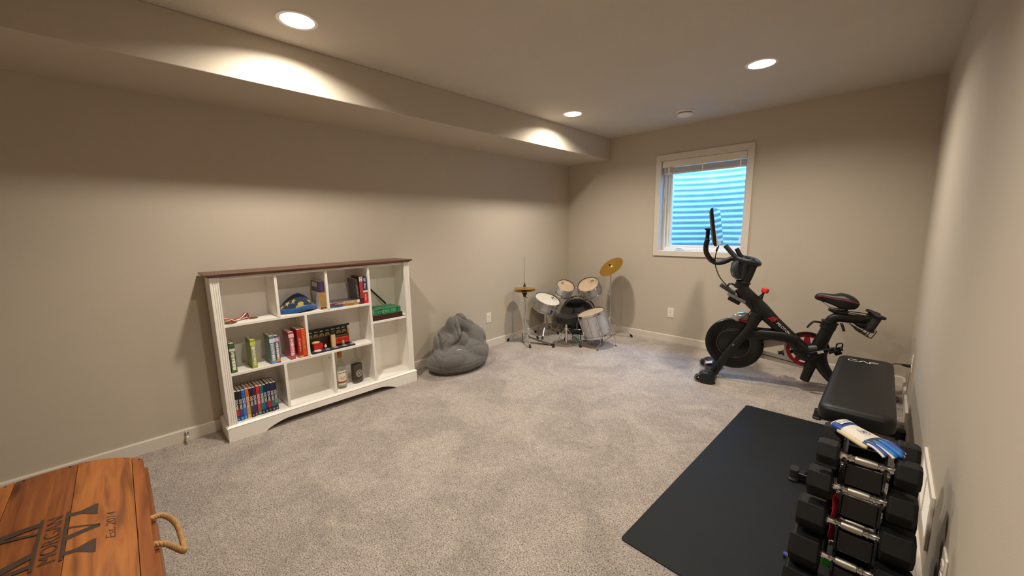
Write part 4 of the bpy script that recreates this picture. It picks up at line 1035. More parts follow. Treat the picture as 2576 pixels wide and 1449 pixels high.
# head, stem and handlebar
beam('head_collar', [(0.268, 0.815), (0.284, 0.872)], 0.053, 0, 0.050, power=3)
MB().lathe([(0.040, 0), (0.058, 0.001), (0.060, 0.006), (0.052, 0.011), (0.03, 0.012)], 28, frame((0.285, 0, 0.868), (0.25, 0, 0.97))).build('collar_rim', BIKE, bk)
beam('stem', [(0.284, 0.850), (0.309, 0.905), (0.338, 1.015)], [0.036, 0.036, 0.040], 0, 0.030, power=3)
hb = spline(S((0.136, 1.189, -0.13), (0.206, 1.107, -0.135), (0.240, 1.080, -0.14), (0.31, 1.062, -0.16), (0.365, 1.046, -0.13), (0.386, 1.034, -0.06), (0.388, 1.032, 0.0), (0.386, 1.034, 0.06), (0.368, 1.048, 0.13), (0.335, 1.060, 0.155), (0.285, 1.070, 0.145), (0.250, 1.086, 0.13), (0.215, 1.152, 0.12)), 8)
MB().tube(hb, 0.0185, 14).build('handlebar', M('#1b1b1c', 0.55, var=0.1, bump=0.0005, bscale=300), bk)
MB().tube(S((0.255, 1.072, -0.145), (0.262, 1.055, 0.0), (0.280, 1.066, 0.145)), 0.017, 12).build('cross_bar', BIKE, bk)
beam('bar_clamp', [(0.27, 1.045), (0.33, 1.030), (0.385, 1.028)], 0.022, 0, 0.035, power=3)
MB().tube(spline(S((0.255, 1.060), (0.193, 1.073), (0.133, 1.042), (0.075, 1.031), (0.026, 1.057), (-0.013, 1.120), (-0.019, 1.183), (-0.010, 1.232)), 7), 0.021, 16).build('screen_arm', BIKE, bk)
MB().tube(S((-0.012, 1.225), (-0.010, 1.325)), 0.0165, 14).build('arm_post', BIKE, bk)
MB().cyl((-0.012, -0.019, 1.235), (-0.012, 0.019, 1.235), 0.006, n=12).build('arm_pin', STEEL, bk)
MB().box((-0.034, -0.025, 1.316), (0.012, 0.025, 1.332)).build('arm_cap', BIKE, bk, smooth=0, bevel=0.003)
# screen
tm = Matrix.Translation((0.069, 0, 1.343)) @ Matrix.Rotation(math.radians(-2.5), 4, 'Z') @ Matrix.Rotation(math.radians(-8.3), 4, 'Y')
def rrect(hw, hh, r, n=6):
    out = []
    for cx, cy, a0 in ((hw-r, hh-r, 0), (-hw+r, hh-r, PI/2), (-hw+r, -hh+r, PI), (hw-r, -hh+r, 1.5*PI)):
        out += [(cx+r*math.cos(a0+PI/2*k/n), cy+r*math.sin(a0+PI/2*k/n)) for k in range(n+1)]
    return out
shell_r = []
for d, e in ((0.0, 0.0), (-0.008, 0.0), (-0.020, 0.004), (-0.032, 0.03), (-0.042, 0.09)):
    shell_r.append([tm @ Vector((d, a, b)) for a, b in rrect(0.262-e, 0.158-e*0.9, 0.016)])
MB().loft(shell_r).build('screen_shell', BLACKP, bk, smooth=40)
MB().prism(rrect(0.258, 0.154, 0.012), 0.0002, 0.0022, lambda a, b, d: tm @ Vector((d, a, b))).build('screen_glass', SCREEN, bk, smooth=0)
MB().box((-0.01, -0.03, 1.318), (0.045, 0.03, 1.331)).build('screen_bracket', BIKE, bk, smooth=0, bevel=0.002)
cb_ = MB().tube(spline(S((0.082, 1.180), (0.062, 1.10), (0.060, 1.034), (0.073, 0.979), (0.105, 0.905), (0.155, 0.843), (0.215, 0.785)), 8), 0.0042, 8).build('screen_cable', BLACK, bk)
MB().tube(S((0.076, 1.168), (0.064, 1.130)), 0.0075, 10).build('cable_plug', BLACK, cb_)
# head fittings
MB().tube(spline(S((0.232, 0.835), (0.200, 0.852), (0.178, 0.846), (0.158, 0.800)), 5), [0.008]*16, 10).build('head_lever', M('#3c4146', 0.35, 0.4), bk)
hm = Matrix.Translation((0.175, 0, 0.800)) @ Matrix.Rotation(math.radians(33), 4, 'Y')
MB().box((-0.075, -0.055, -0.012), (0.065, 0.055, 0.016), hm).build('bottle_tray', M('#3a454d', 0.3, 0.2), bk, smooth=0, bevel=0.008, seg=3)
hm = Matrix.Translation((0.240, 0, 0.735)) @ Matrix.Rotation(math.radians(27), 4, 'Y')
MB().box((-0.075, -0.060, -0.010), (0.080, 0.060, 0.016), hm).build('bottle_holder', M('#8b8b88', 0.35, 0.2), bk, smooth=0, bevel=0.008, seg=3)
MB().box((-0.05, -0.045, -0.045), (0.05, 0.045, -0.008), hm).build('holder_cup', BIKE, bk, smooth=0, bevel=0.006)
kn = MB().tube(S((0.410, 0.735), (0.428, 0.765), (0.440, 0.795)), [0.026, 0.012, 0.007], 14).build('resistance_post', BIKE, bk)
km = frame((0.445, 0, 0.808), (0.30, 0, 0.95))
n = 48; kr = []
for z, r in ((-0.020, 0.018), (-0.014, 0.026), (0.012, 0.027), (0.020, 0.022), (0.022, 0.012)):
    kr.append([km @ Vector((r*(1+0.10*math.cos(5*2*PI*k/n))*math.cos(2*PI*k/n), r*(1+0.10*math.cos(5*2*PI*k/n))*math.sin(2*PI*k/n), z)) for k in range(n)])
MB().loft(kr).build('resistance_knob', M('#d8281f', 0.35, var=0.05), bk, smooth=40)
cov = MB()
def covp(u, v):
    a = 2*PI*u; x = -1+2*v; w = math.sqrt(max(0, 1-abs(x)**3.0))
    return (0.285+0.070*x+0.012*w*math.sin(a)*0, 0.030*w*math.cos(a), 0.560+0.046*w*math.sin(a)+0.012*x)
cov.grid(covp, 28, 16).build('brake_cover', M('#a9a6a2', 0.18, 0.2, var=0.05, coat=0.6), bk, smooth=80)
MB().box((-0.040, -0.031, -0.012), (0.040, 0.031, 0.010), Matrix.Translation((0.308, 0, 0.540)) @ Matrix.Rotation(math.radians(20), 4, 'Y')).build('cover_band', M('#8d2a38', 0.35), bk, smooth=0, bevel=0.006)
MB().tube(spline(S((0.345, 0.695, -0.055), (0.362, 0.655, -0.062), (0.330, 0.600, -0.055), (0.290, 0.560, -0.045), (0.27, 0.515, -0.04)), 6), 0.0035, 8).build('brake_cable', BLACK, bk)
# belt guard, chain ring, cranks
def fy(a, b, d): return (a, d, b)
gd = MB()
gd.prism([(0.40, 0.392), (0.60, 0.392), (0.665, 0.425), (0.66, 0.375), (0.625, 0.350), (0.616, 0.341), (0.478, 0.291), (0.40, 0.265)], 0.075, 0.105, fy)
gd.prism([(0.40, 0.268), (0.476, 0.262), (0.627, 0.240), (0.70, 0.215), (0.79, 0.190), (0.80, 0.160), (0.766, 0.157), (0.60, 0.178), (0.45, 0.198), (0.36, 0.225)], 0.075, 0.105, fy)
gd.prism([(0.616, 0.341), (0.640, 0.395), (0.668, 0.40), (0.655, 0.32), (0.668, 0.235), (0.64, 0.215), (0.627, 0.240)], 0.075, 0.105, fy)
gd.build('belt_guard', BGREY, bk, smooth=0, bevel=0.004)
for a, b in (((0.44, 0.360), (0.60, 0.388)), ((0.45, 0.238), (0.75, 0.187))):
    MB().tube([(a[0], 0.074, a[1]), (b[0], 0.074, b[1])], 0.0035, 6).build('guard_groove', DARK, bk)
RC = (0.770, 0.322)
def cpt(r, n=60): return [(RC[0]+r*math.cos(2*PI*k/n), RC[1]+r*math.sin(2*PI*k/n)) for k in range(n)]
rg = MB(); rg.ring_plate(cpt(0.139), cpt(0.112), 0.062, 0.070, fy)
for k in range(5):
    a = 2*PI*k/5+0.35; c, s_ = math.cos(a), math.sin(a); p = (-s_, c)
    rg.prism([(RC[0]+c*0.03+p[0]*0.030, RC[1]+s_*0.03+p[1]*0.030), (RC[0]+c*0.116+p[0]*0.016, RC[1]+s_*0.116+p[1]*0.016), (RC[0]+c*0.116-p[0]*0.016, RC[1]+s_*0.116-p[1]*0.016), (RC[0]+c*0.03-p[0]*0.030, RC[1]+s_*0.03-p[1]*0.030)], 0.062, 0.070, fy)
rg.ring_plate(cpt(0.046), cpt(0.012), 0.060, 0.072, fy)
rg.build('chain_ring', BRED, bk, smooth=0)
arc = [0.2+2.6*k/30 for k in range(31)]
MB().prism([(RC[0]+0.153*math.cos(a), RC[1]+0.153*math.sin(a)) for a in arc]+[(RC[0]+0.137*math.cos(a), RC[1]+0.137*math.sin(a)) for a in arc[::-1]], 0.055, 0.080, fy).build('ring_guard', BIKE, bk, smooth=0)
BB_ = (0.762, 0.328)
for s_, e in ((-1, (0.908, 0.405)), (1, (0.622, 0.250))):
    y = 0.105*s_
    ck_ = MB().tube([(BB_[0], y, BB_[1]), (e[0], y*1.12, e[1])], [(0.017, 0.009), (0.012, 0.008)], 14, axis=YA, power=3).build('crank_arm', M('#1a1a1b', 0.3, 0.4), bk)
    MB().cyl((BB_[0], y-0.012*s_, BB_[1]), (BB_[0], y+0.012*s_, BB_[1]), 0.023, n=20).build('crank_boss', BLACKP, ck_)
    MB().cyl((BB_[0], y+0.012*s_, BB_[1]), (BB_[0], y+0.014*s_, BB_[1]), 0.009, n=14).build('crank_bolt', STEEL, ck_)
    pm = Matrix.Translation((e[0]+0.006, y+0.055*s_, e[1])) @ Matrix.Rotation(math.radians(-28 if s_ < 0 else -12), 4, 'Y')
    pd = MB()
    pd.cyl(pm @ Vector((0, -0.052, 0)), pm @ Vector((0, 0.052, 0)), 0.012, n=12)
    pd.box((-0.045, -0.028, -0.009), (-0.032, 0.028, 0.009), pm).box((0.032, -0.028, -0.009), (0.045, 0.028, 0.009), pm)
    pd.box((-0.045, -0.030, -0.007), (0.045, -0.020, 0.007), pm).box((-0.045, 0.020, -0.007), (0.045, 0.030, 0.007), pm)
    pp = pd.build('pedal', BLACKP, bk, smooth=0, bevel=0.002)
    MB().tube(spline([pm @ Vector((0.010, 0, 0.008)), pm @ Vector((0.030, 0, 0.040)), pm @ Vector((0.060, 0, 0.034)), pm @ Vector((0.045, 0, 0.004))], 6), (0.004, 0.016), 8, axis=YA).build('toe_cage', BLACKP, pp)
    MB().box((-0.015, -0.024, -0.034), (0.030, 0.024, -0.010), pm).build('cleat_plate', BLACKP, pp, smooth=0, bevel=0.004)
MB().box((-0.020, -0.0015, -0.009), (0.020, 0.0015, 0.009), Matrix.Translation((0.835, -0.1225, 0.367)) @ Matrix.Rotation(math.radians(-22), 4, 'Y')).build('crank_sticker', M('#cfcabc', 0.5), bk, smooth=0)
# seat post, saddle, weight holder
beam('post_collar', [(0.877, 0.535), (0.889, 0.585)], 0.050, 0, 0.046, power=3)
MB().lathe([(0.040, 0), (0.056, 0.001), (0.058, 0.006), (0.05, 0.012), (0.03, 0.013)], 28, frame((0.889, 0, 0.583), (0.24, 0, 0.97))).build('collar_rim', BIKE, bk)
beam('seat_post', [(0.886, 0.575), (0.900, 0.610), (0.935, 0.630), (1.00, 0.629), (1.06, 0.627), (1.115, 0.625)], [0.034, 0.035, 0.034, 0.034, 0.033, 0.033], 0, 0.030, power=3)
MB().tube(spline(S((0.832, 0.583, -0.03), (0.800, 0.590, -0.045), (0.777, 0.586, -0.05), (0.742, 0.538, -0.055)), 5), [(0.008, 0.008)]*15+[(0.010, 0.010)], 10).build('post_lever', BIKE, bk)
MB().tube(spline(S((0.955, 0.590, -0.03), (0.960, 0.575, -0.045), (0.972, 0.535, -0.05)), 5), 0.009, 10).build('slider_lever', BIKE, bk)
beam('saddle_clamp', [(0.875, 0.690), (0.915, 0.676), (0.965, 0.672), (0.99, 0.690)], [0.010, 0.016, 0.020, 0.010], 0, 0.028, power=3)
beam('saddle_stub', [(0.95, 0.655), (0.952, 0.70)], 0.022, 0, 0.020)
for y in (-0.022, 0.022): MB().tube(spline(S((0.83, 0.745, y*0.5), (0.89, 0.700, y), (0.97, 0.700, y), (1.01, 0.730, y*1.6)), 5), 0.0035, 8).build('saddle_rail', STEEL, bk)
prof_s = [(0.779, 0.788, 0.772, 0.012), (0.790, 0.806, 0.762, 0.022), (0.815, 0.814, 0.752, 0.027), (0.86, 0.812, 0.738, 0.036), (0.90, 0.811, 0.722, 0.055), (0.94, 0.822, 0.702, 0.082), (0.98, 0.816, 0.698, 0.100), (1.015, 0.800, 0.704, 0.102), (1.034, 0.782, 0.718, 0.092), (1.043, 0.762, 0.735, 0.060)]
rs = []; piping = []
for s_, zt, zb, hw in prof_s:
    ring = []
    for k in range(24):
        a = 2*PI*k/24; c, q = math.cos(a), math.sin(a)
        zz = (zt+zb)/2+(zt-zb)/2*math.copysign(abs(q)**0.7, q)
        ring.append((s_, hw*math.copysign(abs(c)**0.75, c)*(1.0 if q > -0.2 else 0.80), zz))
    rs.append(ring); piping.append((s_, -hw*0.985, (zt+zb)/2+(zt-zb)*0.17))
MB().loft(rs).build('saddle', M('#131314', 0.45, var=0.08, bump=0.0004, bscale=350), bk, smooth=70)
for s_ in (-1, 1): MB().tube(spline([(a, b*s_*-1, c) for a, b, c in piping], 4), 0.0022, 6).build('red_piping', M('#b3202c', 0.45), bk)
for y in (-0.05, 0.05): MB().tube(spline(S((0.985, 0.678, y*0.5), (1.06, 0.672, y), (1.12, 0.664, y)), 5), 0.0035, 8).build('holder_rod', BLACK, bk)
beam('holder_bracket', [(1.04, 0.600), (1.09, 0.585), (1.12, 0.610)], [0.014, 0.028, 0.02], 0, 0.045, power=3)
for y in (-0.075, 0.075):
    axm = frame((1.112, y, 0.575), (0.36, 0, 0.93))
    wt = MB().lathe([(0, 0), (0.026, 0), (0.026, 0.098), (0, 0.098)], 20, axm).build('hand_weight', M('#1b1b1c', 0.7, bump=0.0008, bscale=400), bk)
    MB().lathe([(0, 0.098), (0.044, 0.099), (0.048, 0.108), (0.044, 0.119), (0, 0.121)], 8, axm).build('weight_head', BLACK, wt, smooth=0)
    MB().lathe([(0, -0.002), (0.032, -0.002), (0.032, -0.018), (0, -0.019)], 20, axm).build('weight_foot', BLACK, wt)
    bw = MB()
    for q in range(4):
        p0 = Vector((1.030+0.024*q, y-0.048, 0.565-0.014*q)); p1 = Vector((1.030+0.024*q, y+0.048, 0.565-0.014*q))
        bw.tube([p0, p1], 0.0028, 6)
    for yy in (y-0.048, y+0.048): bw.tube(spline([(1.028, yy, 0.567), (1.105, yy, 0.520), (1.118, yy, 0.524), (1.139, yy, 0.567), (1.132, yy, 0.577)], 4), 0.003, 6)
    bw.build('wire_basket', BLACK, bk)
# lettering on the down tube, reading down along it
dirv = Vector((0.735, 0, -0.678)); upv_ = Vector((0.678, 0, 0.735))
mb = MB(); pc = Vector((0.590, -0.0538, 0.512))
lettering(mb, 'PELOTON', lambda u, v: pc+dirv*u+upv_*(v+0.002), width=0.120, height=0.0195, bold=0.03)
mb.build('lettering', M('#d9d6d0', 0.5), bk, smooth=0)
mb = MB(); lc = Vector((0.517, -0.0540, 0.580))
def lg_(a, b, d=0): return lc+dirv*a+upv_*b
n = 28
mb.add([lg_(0.020*math.cos(2*PI*k/n), 0.020*math.sin(2*PI*k/n)) for k in range(n)]+[lg_(0.0115*math.cos(2*PI*k/n), 0.0115*math.sin(2*PI*k/n)) for k in range(n)], [(k, (k+1) % n, n+(k+1) % n, n+k) for k in range(n)])
mb.add([lg_(-0.034, -0.018), lg_(-0.030, -0.024), lg_(0.010, 0.004), lg_(0.006, 0.010)], [(0, 1, 2, 3)])
mb.add([lg_(0.006, 0.012), lg_(0.020, 0.022), lg_(0.018, 0.030), lg_(0.002, 0.020)], [(0, 1, 2, 3)])
mb.build('logo', M('#c8202a', 0.5), bk, smooth=0)

# towel over the handlebar stem
tw = thing('towel', 'dark navy cloth hanging from the handlebar of the exercise bike', 'towel', (2.096, -0.80, 0), math.radians(13))
rs = []
for z, s0, hs, hy in ((1.060, 0.270, 0.060, 0.075), (1.02, 0.250, 0.064, 0.078), (0.97, 0.248, 0.054, 0.072), (0.93, 0.254, 0.046, 0.066), (0.905, 0.258, 0.034, 0.058)):
    rs.append([(s0+hs*math.cos(2*PI*k/28)*(1+0.10*math.sin(5*2*PI*k/28+z*30)), hy*math.sin(2*PI*k/28)*(1+0.08*math.sin(4*2*PI*k/28+z*22)), z+0.008*math.sin(3*2*PI*k/28)) for k in range(28)])
MB().loft(rs).build('cloth', M('#111824', 0.60, var=0.2, scale=30, bump=0.001, bscale=200, sheen=0.3), tw, smooth=70)
MB().tube(spline([(0.205, -0.05, 1.04), (0.188, -0.056, 1.0), (0.192, -0.055, 0.95), (0.215, -0.050, 0.915), (0.25, -0.056, 0.905)], 6), 0.0045, 8).build('hem', M('#2b3d4d', 0.4), tw)

# power cord of the bike
pcord = thing('power_cord', 'black power cord running from the bike to the right wall outlet', 'cord', (3.40, -0.62, 0))
o = MB().tube(spline([(3.405, -0.625, 0.345), (3.37, -0.640, 0.352), (3.32, -0.66, 0.33), (3.28, -0.66, 0.20), (3.30, -0.60, 0.03), (3.36, -0.50, 0.006), (3.405, -0.40, 0.006), (3.37, -0.33, 0.006), (3.28, -0.40, 0.006), (3.18, -0.52, 0.006), (3.14, -0.56, 0.04)], 8), 0.0035, 8).build('cable', BLACK, pcord); o.location = (-3.40, 0.62, 0)
o = MB().tube([(3.431, -0.625, 0.345), (3.41, -0.627, 0.345), (3.385, -0.635, 0.350)], [0.012, 0.011, 0.006], 10).build('plug', BLACK, pcord); o.location = (-3.40, 0.62, 0)

# ------------------------------------------------------------------ mat
MATM = M('#101315', 0.62, var=0.12, scale=6, bump=0.0006, bscale=420, spec=0.28)
mq = [Vector((2.579, -1.260, 0)), Vector((3.300, -1.236, 0)), Vector((3.285, -3.080, 0)), Vector((2.514, -3.066, 0))]
def rounded_quad(q, r, n=5):
    out = []
    for i in range(4):
        a = q[i]; p = (q[i-1]-a).normalized(); s_ = (q[(i+1) % 4]-a).normalized()
        for k in range(n+1):
            f = k/n; out.append(a+p*r*(1-f)**2+s_*r*f**2)
    return out
ol = rounded_quad(mq, 0.02)
mm_ = MB().loft([[p+Vector((0, 0, 0.0)) for p in ol], [p+Vector((0, 0, 0.0055)) for p in ol]])
tag(mm_.build('exercise_mat', MATM, None, smooth=0, bevel=0.0012), 'black rubber exercise mat lying flat on the carpet', 'mat')

# ------------------------------------------------------------------ bench
VINYL = M('#0f0f10', 0.44, var=0.06, bump=0.0002, bscale=420, spec=0.4)
bn_ = thing('weight_bench', 'flat black padded weight bench along the right wall', 'bench', (3.196, -1.455, 0))
def bo_(o): o.location = (-3.196, 1.455, 0); return o
def padring(z, e, n=8):
    x0, x1, y0, y1 = 3.036+e, 3.362-e, -2.000+e, -0.908-e; r = max(0.012, 0.050-e*0.5); out = []
    for cx, cy, a0 in ((x1-r, y1-r, 0), (x0+r, y1-r, PI/2), (x0+r, y0+r, PI), (x1-r, y0+r, 1.5*PI)):
        for k in range(n+1):
            a = a0+PI/2*k/n; px, py = cx+r*math.cos(a), cy+r*math.sin(a)
            fy_ = ((py-(-1.454))/0.546)**2; px += (3.199-px)*0.20*max(0, fy_-0.25)*(1.15 if py > -1.454 else 0.75)
            out.append((px, py, z))
    return out
bo_(MB().loft([padring(0.352, 0.012), padring(0.356, 0.002), padring(0.375, 0.0), padring(0.405, 0.0), padring(0.420, 0.006), padring(0.428, 0.018), padring(0.432, 0.045)]).build('pad', VINYL, bn_, smooth=50))
bo_(MB().box((3.06, -1.97, 0.340), (3.33, -0.94, 0.353)).build('pad_board', BLACK, bn_, smooth=0))
bo_(MB().box((3.171, -1.99, 0.290), (3.221, -0.95, 0.341)).build('spine_beam', SATIN, bn_, smooth=0, bevel=0.004))
for yc, s_ in ((-1.135, 1), (-2.055, -1)):
    bo_(MB().tube([(3.196, yc-0.10*s_, 0.30), (3.196, yc, 0.03)], (0.025, 0.025), 4).build('leg', SATIN, bn_, smooth=0, bevel=0.003))
    bar = bo_(MB().box((2.985, yc-0.025, 0.012), (3.407, yc+0.025, 0.052)).build('foot_bar', SATIN, bn_, smooth=0, bevel=0.004))
    bo_(MB().prism([(3.03, 0.050), (3.362, 0.050), (3.255, 0.200), (3.137, 0.200)], yc-0.012, yc+0.012, lambda a, b, d: (a, d, b)).build('gusset_plate', SATIN, bn_, smooth=0, bevel=0.003))
    for xe in (2.975, 3.385):
        xo = xe-0.006 if xe < 3.1 else xe
        rings = [[(xo+0.0205+q*math.copysign(abs(math.cos(2*PI*k/24))**0.6, math.cos(2*PI*k/24)), yc+w*math.copysign(abs(math.sin(2*PI*k/24))**0.6, math.sin(2*PI*k/24)), z) for k in range(24)] for q, w, z in ((0.0250, 0.048, 0.0), (0.0255, 0.049, 0.010), (0.0225, 0.036, 0.016), (0.019, 0.031, 0.056))]
        o = MB().loft(rings).build('end_cap', RUBBER, bn_, smooth=40); bo_(o); o.location.z = 0.0056 if yc < -2 else 0.0
# CAP logo near the far end of the pad
lp = MB(); lz = 0.4335
def strokes(P, w):
    V_ = [Vector((*p, lz)) for p in P]
    for a, b in zip(V_[:-1], V_[1:]):
        d = (b-a).normalized(); s_ = Vector((-d.y, d.x, 0))*w; a2, b2 = a-d*w*0.6, b+d*w*0.6
        lp.add([a2+s_, b2+s_, b2-s_, a2-s_], [(0, 1, 2, 3)])
strokes([(3.160, -1.024), (3.124, -1.024), (3.117, -1.030), (3.115, -1.043), (3.117, -1.056), (3.124, -1.062), (3.160, -1.062)], 0.0030)
strokes([(3.168, -1.063), (3.190, -1.024), (3.213, -1.063)], 0.0030)
strokes([(3.222, -1.063), (3.222, -1.024), (3.258, -1.024), (3.262, -1.034), (3.258, -1.045), (3.226, -1.045)], 0.0030)
bo_(lp.build('lettering', M('#d6d4ce', 0.5), bn_, smooth=0))

# ------------------------------------------------------------------ dumbbell rack and dumbbells
RKX, RKY = 3.250, -2.815
TIERS = [0.610, 0.500, 0.381, 0.265, 0.145]
FRONT = [-2.888, -2.893, -2.905, -2.932, -2.955]; BACK = [-2.745, -2.735, -2.722, -2.700, -2.675]
SIZES = [(0.057, 0.074, 0.030, '15'), (0.066, 0.086, 0.031, '20'), (0.078, 0.098, 0.032, '25'), (0.084, 0.108, 0.033, '30'), (0.088, 0.116, 0.034, '35')]
rk = thing('dumbbell_rack', 'black upright rack holding pairs of dumbbells by the right wall', 'rack', (RKX, RKY, 0.0056))
for x in (-0.047, 0.047):
    pts = [(-0.24, 0.0)]
    for f, z in list(zip(FRONT, TIERS))[::-1]:
        y = f-RKY
        pts += [(y-0.030, z-0.030), (y-0.026, z-0.006), (y-0.019, z-0.006), (y-0.010, z-0.018), (y+0.010, z-0.018), (y+0.022, z+0.004)]
    pts += [(-0.02, 0.655), (0.02, 0.655)]
    for b_, z in zip(BACK, TIERS):
        y = b_-RKY
        pts += [(y-0.022, z+0.004), (y-0.010, z-0.018), (y+0.010, z-0.018), (y+0.019, z-0.006), (y+0.026, z-0.006), (y+0.030, z-0.030)]
    pts += [(0.24, 0.0)]
    MB().prism(pts, x-0.003, x+0.003, lambda a, b, d: (d, a, b)).build('side_plate', SATIN, rk, smooth=0)
for k in range(5):
    for Y, s_ in ((FRONT, -1), (BACK, 1)):
        y = Y[k]-RKY; z1 = TIERS[k]-0.026; z0 = max(0.02, TIERS[k]-0.095)
        MB().box((-0.044, y+0.004*s_-0.004, z0), (0.044, y+0.004*s_+0.004, z1)).build('cross_panel', SATIN, rk, smooth=0, bevel=0.003)
MB().box((-0.05, -0.018, 0.630), (0.05, 0.018, 0.652)).build('top_plate', SATIN, rk, smooth=0, bevel=0.003)
for y in (-0.225, 0.225): MB().box((-0.11, y-0.020, 0.0), (0.11, y+0.020, 0.022)).build('base_foot', SATIN, rk, smooth=0, bevel=0.005)
def hexring(r, x, rot=0.0):
    return [(x, r*math.cos(PI/3*k+rot), r*math.sin(PI/3*k+rot)) for k in range(6)]
HEADR = M('#0a0a0b', 0.55, var=0.10, bump=0.0002, bscale=500, spec=0.32)
KNURL = M('#b5b1a8', 0.34, 1.0, var=0.10, scale=300, bump=0.0003, bscale=1400)
def dumbbell(label, loc, size, rz=0.0):
    hl, af, hr, num = size; R_ = af/math.sqrt(3)
    t = thing('dumbbell', label, 'dumbbell', loc, rz, 'hex dumbbells on the rack')
    for s_ in (-1, 1):
        x0 = 0.064*s_; x1 = x0+hl*s_; rings = [hexring(R_*0.86, x0), hexring(R_, x0+0.006*s_), hexring(R_, x1-0.010*s_), hexring(R_*0.84, x1)]
        hd = MB().loft(rings).build('hex_head', HEADR, t, smooth=0, bevel=0.002)
        if not (num == '15' and 'far side' in label): continue
        mb = MB(); lettering(mb, num, lambda u, v: (x0+hl*0.5*s_+u, v, af/2+0.0006), width=hl*0.42, height=af*0.22)
        mb.build('weight_number', M('#2c2b2a', 0.6), hd, smooth=0)
    pr_ = [(0.0120, -0.064), (0.0125, -0.060), (0.0100, -0.052), (0.0098, -0.041), (0.0122, -0.040), (0.0122, -0.034), (0.0100, -0.033), (0.0100, -0.027), (0.0118, -0.026), (0.0130, 0.0), (0.0118, 0.026), (0.0100, 0.027), (0.0100, 0.033), (0.0122, 0.034), (0.0122, 0.040), (0.0098, 0.041), (0.0100, 0.052), (0.0125, 0.060), (0.0120, 0.064)]
    hm_ = Matrix.Rotation(PI/2, 4, 'Y')
    h_ = MB().lathe(pr_, 28, hm_).build('handle', CHROME, t, smooth=40)
    MB().lathe([(0.0119, -0.0255), (0.0132, 0.0), (0.0119, 0.0255)], 28, hm_).build('knurled_grip', KNURL, h_)
    return t
pos = ['top', 'second', 'third', 'fourth', 'bottom']
for k in range(5):
    dumbbell('black hex dumbbell with chrome handle on the near side of the rack, %s tier' % pos[k], (RKX+(0.002, -0.006, -0.011, -0.014, -0.016)[k], FRONT[k], TIERS[k]), SIZES[k])
    dumbbell('black hex dumbbell on the far side of the rack, %s tier%s' % (pos[k], ', under the glove' if k == 0 else ''), (RKX+0.004-0.003*k, BACK[k], TIERS[k]), SIZES[k])

# red band looped on the rack, and a few small things on the mat beside it
RB = M('#b3182a', 0.4, var=0.1)
rbp = spline([(3.192, -2.815, 0.425), (3.189, -2.805, 0.400), (3.193, -2.822, 0.372), (3.190, -2.835, 0.345), (3.192, -2.85, 0.318), (3.189, -2.862, 0.296), (3.192, -2.850, 0.280), (3.189, -2.83, 0.31), (3.191, -2.81, 0.35), (3.189, -2.80, 0.395), (3.192, -2.815, 0.425)], 6)
tag(MB().tube(rbp, (0.004, 0.009), 10).build('resistance_band', RB, None, smooth=60), 'red rubber band hanging between the dumbbells on the rack', 'band')

# ------------------------------------------------------------------ batting glove on the top dumbbell
GW = M('#e2dbd2', 0.55, var=0.05, bump=0.0004, bscale=300); GB = M('#1c4b9c', 0.45, var=0.08); GBR = M('#1f6fc0', 0.5, var=0.1); GY = M('#d3c6a0', 0.6); GGR = M('#3a4a55', 0.5, var=0.3, scale=60)
gl = thing('batting_glove', 'white and blue batting glove lying across the top dumbbells', 'glove', (3.252, -2.820, 0.6475), math.radians(-36))
# local x = from cuff to fingertips, y = across, z = up; rests at z = 0
def gring(x, hw, hz, zc, n=20):
    return [(x, hw*math.cos(2*PI*k/n), zc+hz*math.sin(2*PI*k/n)) for k in range(n)]
MB().loft([gring(-0.098, 0.036, 0.013, 0.019), gring(-0.088, 0.038, 0.014, 0.018), gring(-0.055, 0.037, 0.014, 0.016), gring(-0.02, 0.039, 0.013, 0.014), gring(0.015, 0.041, 0.012, 0.013), gring(0.030, 0.038, 0.009, 0.010)]).build('palm', GW, gl, smooth=60)
MB().loft([gring(-0.094, 0.0385, 0.0150, 0.019), gring(-0.090, 0.0395, 0.0160, 0.019), gring(-0.066, 0.0390, 0.0155, 0.0175), gring(-0.062, 0.0380, 0.0145, 0.0170)], caps=False).build('wrist_strap', GB, gl, smooth=60)
MB().grid(lambda u, v: (-0.090+0.020*u, -0.026+0.050*v, 0.0362-0.6*(0.0-0.026+0.050*v)**2*10), 2, 8).build('strap_patch', GW, gl)
mb = MB(); marks(mb, lambda u, v: (-0.080-v, 0.0+u, 0.0368-6.0*u*u), 0.046, 0.009, seed=11); mb.build('strap_print', GB, gl, smooth=0)
mb = MB(); n = 30
def gp(a, b): return (-0.022+a, 0.004+b, 0.0285-(b+0.004)**2*6.0)
mb.add([gp(0.019*math.cos(2*PI*k/n), 0.013*math.sin(2*PI*k/n)) for k in range(n)]+[gp(0.0172*math.cos(2*PI*k/n), 0.0115*math.sin(2*PI*k/n)) for k in range(n)], [(k, (k+1) % n, n+(k+1) % n, n+k) for k in range(n)])
lettering(mb, 'R', lambda u, v: gp(u, v), width=0.016, height=0.014, shear=0.3)
mb.build('emblem', M('#2c3560', 0.5), gl, smooth=0)
fing = [(-0.029, 0.050, 0.0075), (-0.010, 0.062, 0.008), (0.009, 0.064, 0.008), (0.027, 0.052, 0.0075)]
